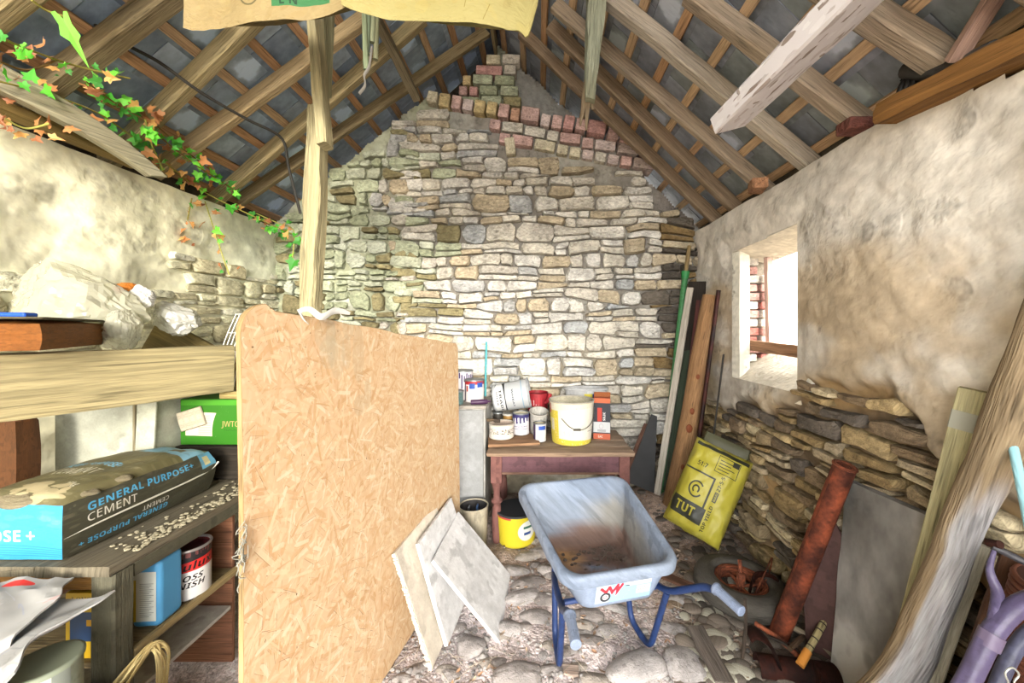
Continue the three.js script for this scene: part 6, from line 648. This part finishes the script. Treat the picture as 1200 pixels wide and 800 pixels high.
  const bn = thing('stick_bundle', 'bundle of pale green sticks hanging beside the grey diagonal brace', 'sticks', P(430, 20, 2.5)); for (const [i, [a, b, y]] of [[-4, 0, 82], [3, 1, 64], [9, 7, 50], [13, 11, 70]].entries()) mesh('stick', sweep([P(430 + a, -20, 2.5 + i * 0.02), P(429 + b, y, 2.5 + i * 0.02)].map((q) => q.sub(P(430, 20, 2.5))), 0.017, 8, 8, 0.2, i), mat([0xb9c8a0, 0xa5b898, 0xc8cfa8, 0xb4b58e][i], { tex: 'grain' }), bn);
  mesh('torn_strip', sweep([P(436, 55, 2.46), P(432, 80, 2.45), P(427, 88, 2.45), P(428, 100, 2.45), P(421, 110, 2.45)].map((q) => q.sub(P(430, 20, 2.5))), 0.014, 20, 6, 0.4, 2, 0.2), mat(0xe8e8e4, { rough: 0.4 }), bn).userData.label = 'torn white strip dangling from the bundle';
  const hp = thing('hanging_post', 'broken greenish-grey post hanging from the right roof slope, splintered at its lower end', 'post', P(700, -30, 2.5)), h0 = P(700, -30, 2.5); mesh('post', moved(timber(1.0, 0.24, 0.14, 0.014, 31, 0.5), 0, 0, 0), wood(0xc6cab0, { s: 0.9, bs: 0.014 }), hp); between(hp.children[0], P(702, -60, 2.5).sub(h0), P(691, 118, 2.5).sub(h0)); for (const [x, y, w] of [[687, 152, 0.07], [680, 146, 0.05], [695, 128, 0.06]]) { const s = beam('splinter', P(690, 85, 2.52).sub(h0), P(x, y, 2.52).sub(h0), w, 0.05, wood(0xa8957a), hp, { taper: 0.75, rough: 0.006 }); }
  // peeling white beam running towards the photographer
  const wbA = P(853, 143, 2.1), wbB = P(1020, -20, 1.32), wbm = canvasTex(1024, 512, (x, w, h) => { const q = rng(12); x.fillStyle = '#e6e2e6'; x.fillRect(0, 0, w, h); for (let i = 0; i < 260; i++) { x.globalAlpha = rr(0.3, 0.9, q); x.fillStyle = pick(['#a3958f', '#8b7a70', '#c9bfbf', '#f6f4f6', '#f2eff2', '#b5a9a6'], q); x.beginPath(); const cx = q() * w, cy = h * rr(0.1, 0.75, q), a = rr(6, 46, q), b = rr(3, 14, q); for (let k = 0; k < 9; k++) { const t = k / 9 * 6.28, rd = rr(0.6, 1.2, q); x.lineTo(cx + Math.cos(t) * a * rd, cy + Math.sin(t) * b * rd); } x.fill(); } x.globalAlpha = 1; }); wbm.wrapS = wbm.wrapT = THREE.MirroredRepeatWrapping; wbm.repeat.set(0.6, 1.6);
  const wbt = thing('beam', 'white painted roof beam with flaking paint, sawn off in mid air under the right slope', 'beam', wbA.clone()); const wlen = wbB.clone().sub(wbA).multiplyScalar(1.5); beam('timber', V(), wlen, 0.2, 0.09, mat(0xffffff, { map: wbm, bumpMap: wbm, bumpScale: 0.006, rough: 0.7 }), wbt, { rough: 0.004, seed: 17, up: V(-0.25, 0.95, 0.3) }); for (const k of [0.85]) { const q = wlen.clone().multiplyScalar(k), wx = q.x + wbA.x; mesh('hanger', box(0.03, roofY(wx) - (q.y + wbA.y) + 0.02, 0.03, 0.003), wood(0x7a664c), wbt, q.clone().add(V(0, (roofY(wx) - (q.y + wbA.y)) / 2, 0))); }
  // along the head of the right wall
  tag(beam('beam', V(1.6, 2.73, -1.75), V(1.6, 2.585, -0.6), 0.14, 0.085, wood(0xa5763f, { s: 0.6 }), null, { rough: 0.014, seed: 19 }), 'rough orange-brown timber lying on top of the right wall', 'beam');
  const bk = tag(mesh('brick', timber(0.2, 0.1, 0.07, 0.006, 37), stoneMat(0xd09a74)), 'loose orange brick on the head of the right wall under the rafters', 'brick'); bk.position.copy(onX(888, 241, 1.58)).setY(2.775); bk.rotation.set(0.1, 1.2, 0);
  const bk2 = tag(mesh('brick', box(0.12, 0.06, 0.1, 0.01), stoneMat(0x8a5348)), 'dark red loose brick at the end of the orange-brown timber', 'brick'); bk2.position.copy(onX(1036, 163, 1.6)).setY(2.77); bk2.position.z = -1.94;
  const cb = thing('cable_coil', 'black coil of cable hooked under the right eaves', 'cable', P(1062, 108, 1.75)); for (let i = 0; i < 4; i++) mesh('loop', moved(new THREE.TorusGeometry(0.052 + i * 0.006, 0.012, 8, 28), i * 0.008, 0, i * 0.012, 0.3, 0.4 + i * 0.15, 0), mat(0x1d1b1a, { rough: 0.55 }), cb); mesh('tail', sweep([V(-0.02, 0.05, 0), V(0.0, 0.1, 0.02), V(0.02, 0.13, 0.03)], 0.008, 10, 8), mat(0x1d1b1a), cb);
  tag(mesh('pipe', sweep([P(1062, 82, 1.72), P(1090, 84, 1.62), P(1130, 74, 1.5), P(1165, 58, 1.4)], 0.034, 16, 12), mat(0x4b4846, { tex: 'grunge', s: 3, rough: 0.6 })), 'dark pipe running under the right eaves above the cable coil', 'pipe');
  tag(beam('lath', P(1118, 72, 1.5), P(1172, -14, 1.35), 0.065, 0.03, wood(0xcba592), null, { rough: 0.004 }), 'pinkish broken lath sloping down at the upper right', 'lath');
  // left eaves: curved cream board, lower plank and block
  tag(mesh('board', (() => { const sh = new THREE.Shape(); sh.moveTo(-0.5, -0.02); sh.quadraticCurveTo(0.15, 0.02, 0.58, -0.3); sh.lineTo(0.5, -0.32); sh.quadraticCurveTo(0.1, -0.12, -0.5, -0.13); sh.closePath(); return boxUV(new THREE.ExtrudeGeometry(sh, { depth: 0.05, bevelEnabled: true, bevelSize: 0.004, bevelThickness: 0.004, bevelSegments: 1, curveSegments: 20 }), 0); })(), wood(0xd6cfae)), 'curved cream board standing on the head of the left wall among the ivy', 'board');
  { const o = scene.children[scene.children.length - 1]; o.position.set(-2.5, 3.0, -1.85); o.rotation.y = 1.35; }
  tag(beam('plank', V(-2.58, 2.815, -1.35), V(-2.6, 2.815, -2.5), 0.1, 0.05, wood(0xb59a5c), null, { rough: 0.006 }), 'low yellowish plank lying along the head of the left wall', 'plank');
  const blk = tag(mesh('wood_block', box(0.09, 0.1, 0.1, 0.005), wood(0xb9a56c)), 'small wooden block propping the curved cream board', 'block'); blk.position.set(-2.57, 2.89, -2.02);
  tag(mesh('cable', sweep([P(60, -20, 1.9), P(100, 20, 2.0), P(140, 48, 2.1), P(185, 72, 2.25), P(235, 108, 2.4), P(290, 140, 2.6), P(330, 162, 2.75), P(338, 195, 2.8), P(352, 250, 2.85)], 0.0095, 60, 8), mat(0x34322e, { rough: 0.6 })), 'sagging dark cable crossing under the left roof slope', 'cable');
}

// ------------------------------------------------------------------ ivy creeping in over the left wall
{
  const lobe = [[0, -0.06], [0.2, -0.2], [0.42, -0.16], [0.34, 0.06], [0.52, 0.26], [0.24, 0.36], [0.02, 0.86], [-0.22, 0.36], [-0.5, 0.28], [-0.34, 0.05], [-0.42, -0.18], [-0.2, -0.19]];
  const leafGeo = [0.25, 0.45, -0.2].map((f) => { const t = [], uv = []; const z = (p) => Math.abs(p[0]) * f - p[1] * p[1] * 0.25; const c = [0, 0.15]; for (let i = 0; i < lobe.length; i++) { for (const p of [c, lobe[i], lobe[(i + 1) % lobe.length]]) { t.push(p[0], p[1], z(p)); uv.push(p[0], p[1]); } } const g = new THREE.BufferGeometry(); g.setAttribute('position', new THREE.Float32BufferAttribute(t, 3)); g.setAttribute('uv', new THREE.Float32BufferAttribute(uv, 2)); g.computeVertexNormals(); return g; });
  const lm = (c) => new THREE.MeshPhysicalMaterial({ color: c, roughness: 0.6, transmission: 0.3, thickness: 0, side: THREE.DoubleSide }), green = [0x5fc42e, 0x48ab2a, 0x74d23c, 0x3a8f2a].map(lm), brown = [0xc0824a, 0xd2a05a, 0x9a6038].map(lm), stemM = [mat(0xa9a050), mat(0x8a6f42), mat(0xb9b860)];
  const ivy = thing('ivy', 'ivy with bright green and withered brown leaves trailing over the head of the left wall', 'ivy', V(0, 0, 0)), r = rng(55);
  const runs = [[[[-10, 40, 1.5], [40, 62, 1.7], [90, 78, 1.9], [150, 92, 2.1]], 12, .25], [[[-10, 92, 1.7], [60, 112, 1.95], [110, 132, 2.15], [150, 155, 2.35], [200, 196, 2.7], [240, 225, 3.0], [300, 255, 3.3], [345, 275, 3.6]], 52, .35], [[[100, 95, 2.0], [140, 125, 2.2], [165, 140, 2.3], [195, 165, 2.5], [235, 195, 2.75], [280, 225, 3.1]], 30, .3], [[[-10, 130, 1.75], [30, 150, 1.85], [55, 145, 1.9]], 10, .7], [[[150, 120, 2.25], [185, 150, 2.5], [215, 175, 2.7], [255, 205, 3.0]], 18, .5], [[[222, 232, 2.95], [218, 255, 2.95], [212, 288, 2.93]], 7, .9], [[[238, 236, 3.05], [250, 268, 3.05], [258, 295, 3.04], [268, 322, 3.05]], 8, .7], [[[300, 250, 3.35], [325, 262, 3.5], [345, 268, 3.6], [343, 305, 3.55]], 9, .15], [[[40, 0, 1.5], [55, 12, 1.55], [72, 20, 1.6]], 0, 0], [[[0, 72, 1.55], [30, 82, 1.7], [70, 70, 1.8]], 5, .2], [[[190, 200, 2.65], [180, 170, 2.45], [172, 140, 2.3]], 8, .6]];
  for (const [pts, n, dead] of runs) { const c = new THREE.CatmullRomCurve3(pts.map((q) => P(...q).add(V(rr(-0.02, 0.02, r), 0, 0)))); mesh('stem', sweep(c, 0.0045, 40, 6), pick(stemM, r), ivy); for (let i = 0; i < Math.round(n * 1.5); i++) { const p = c.getPointAt(r()), o = V(rr(-0.06, 0.06, r), rr(-0.07, 0.05, r), rr(-0.05, 0.06, r)); const m = mesh('leaf', pick(leafGeo, r), r() < dead ? pick(brown, r) : pick(green, r), ivy, p.add(o)); m.scale.setScalar(rr(0.035, 0.085, r) * (r() < dead ? 0.8 : 1)); m.rotation.set(rr(-0.9, 0.5, r), rr(-0.7, 0.7, r), rr(0, 6.28, r)); } }
  const big = mesh('leaf', leafGeo[0], green[2], ivy, P(76, 26, 1.58)); big.scale.set(0.06, 0.19, 0.1); big.rotation.set(0.2, 0.5, Math.PI + 0.25);
  const b2 = mesh('leaf', leafGeo[1], green[3], ivy, P(345, 306, 3.5)); b2.scale.setScalar(0.12); b2.rotation.set(-0.2, 0.2, 2.8);
}
renderer.render(scene, camera);
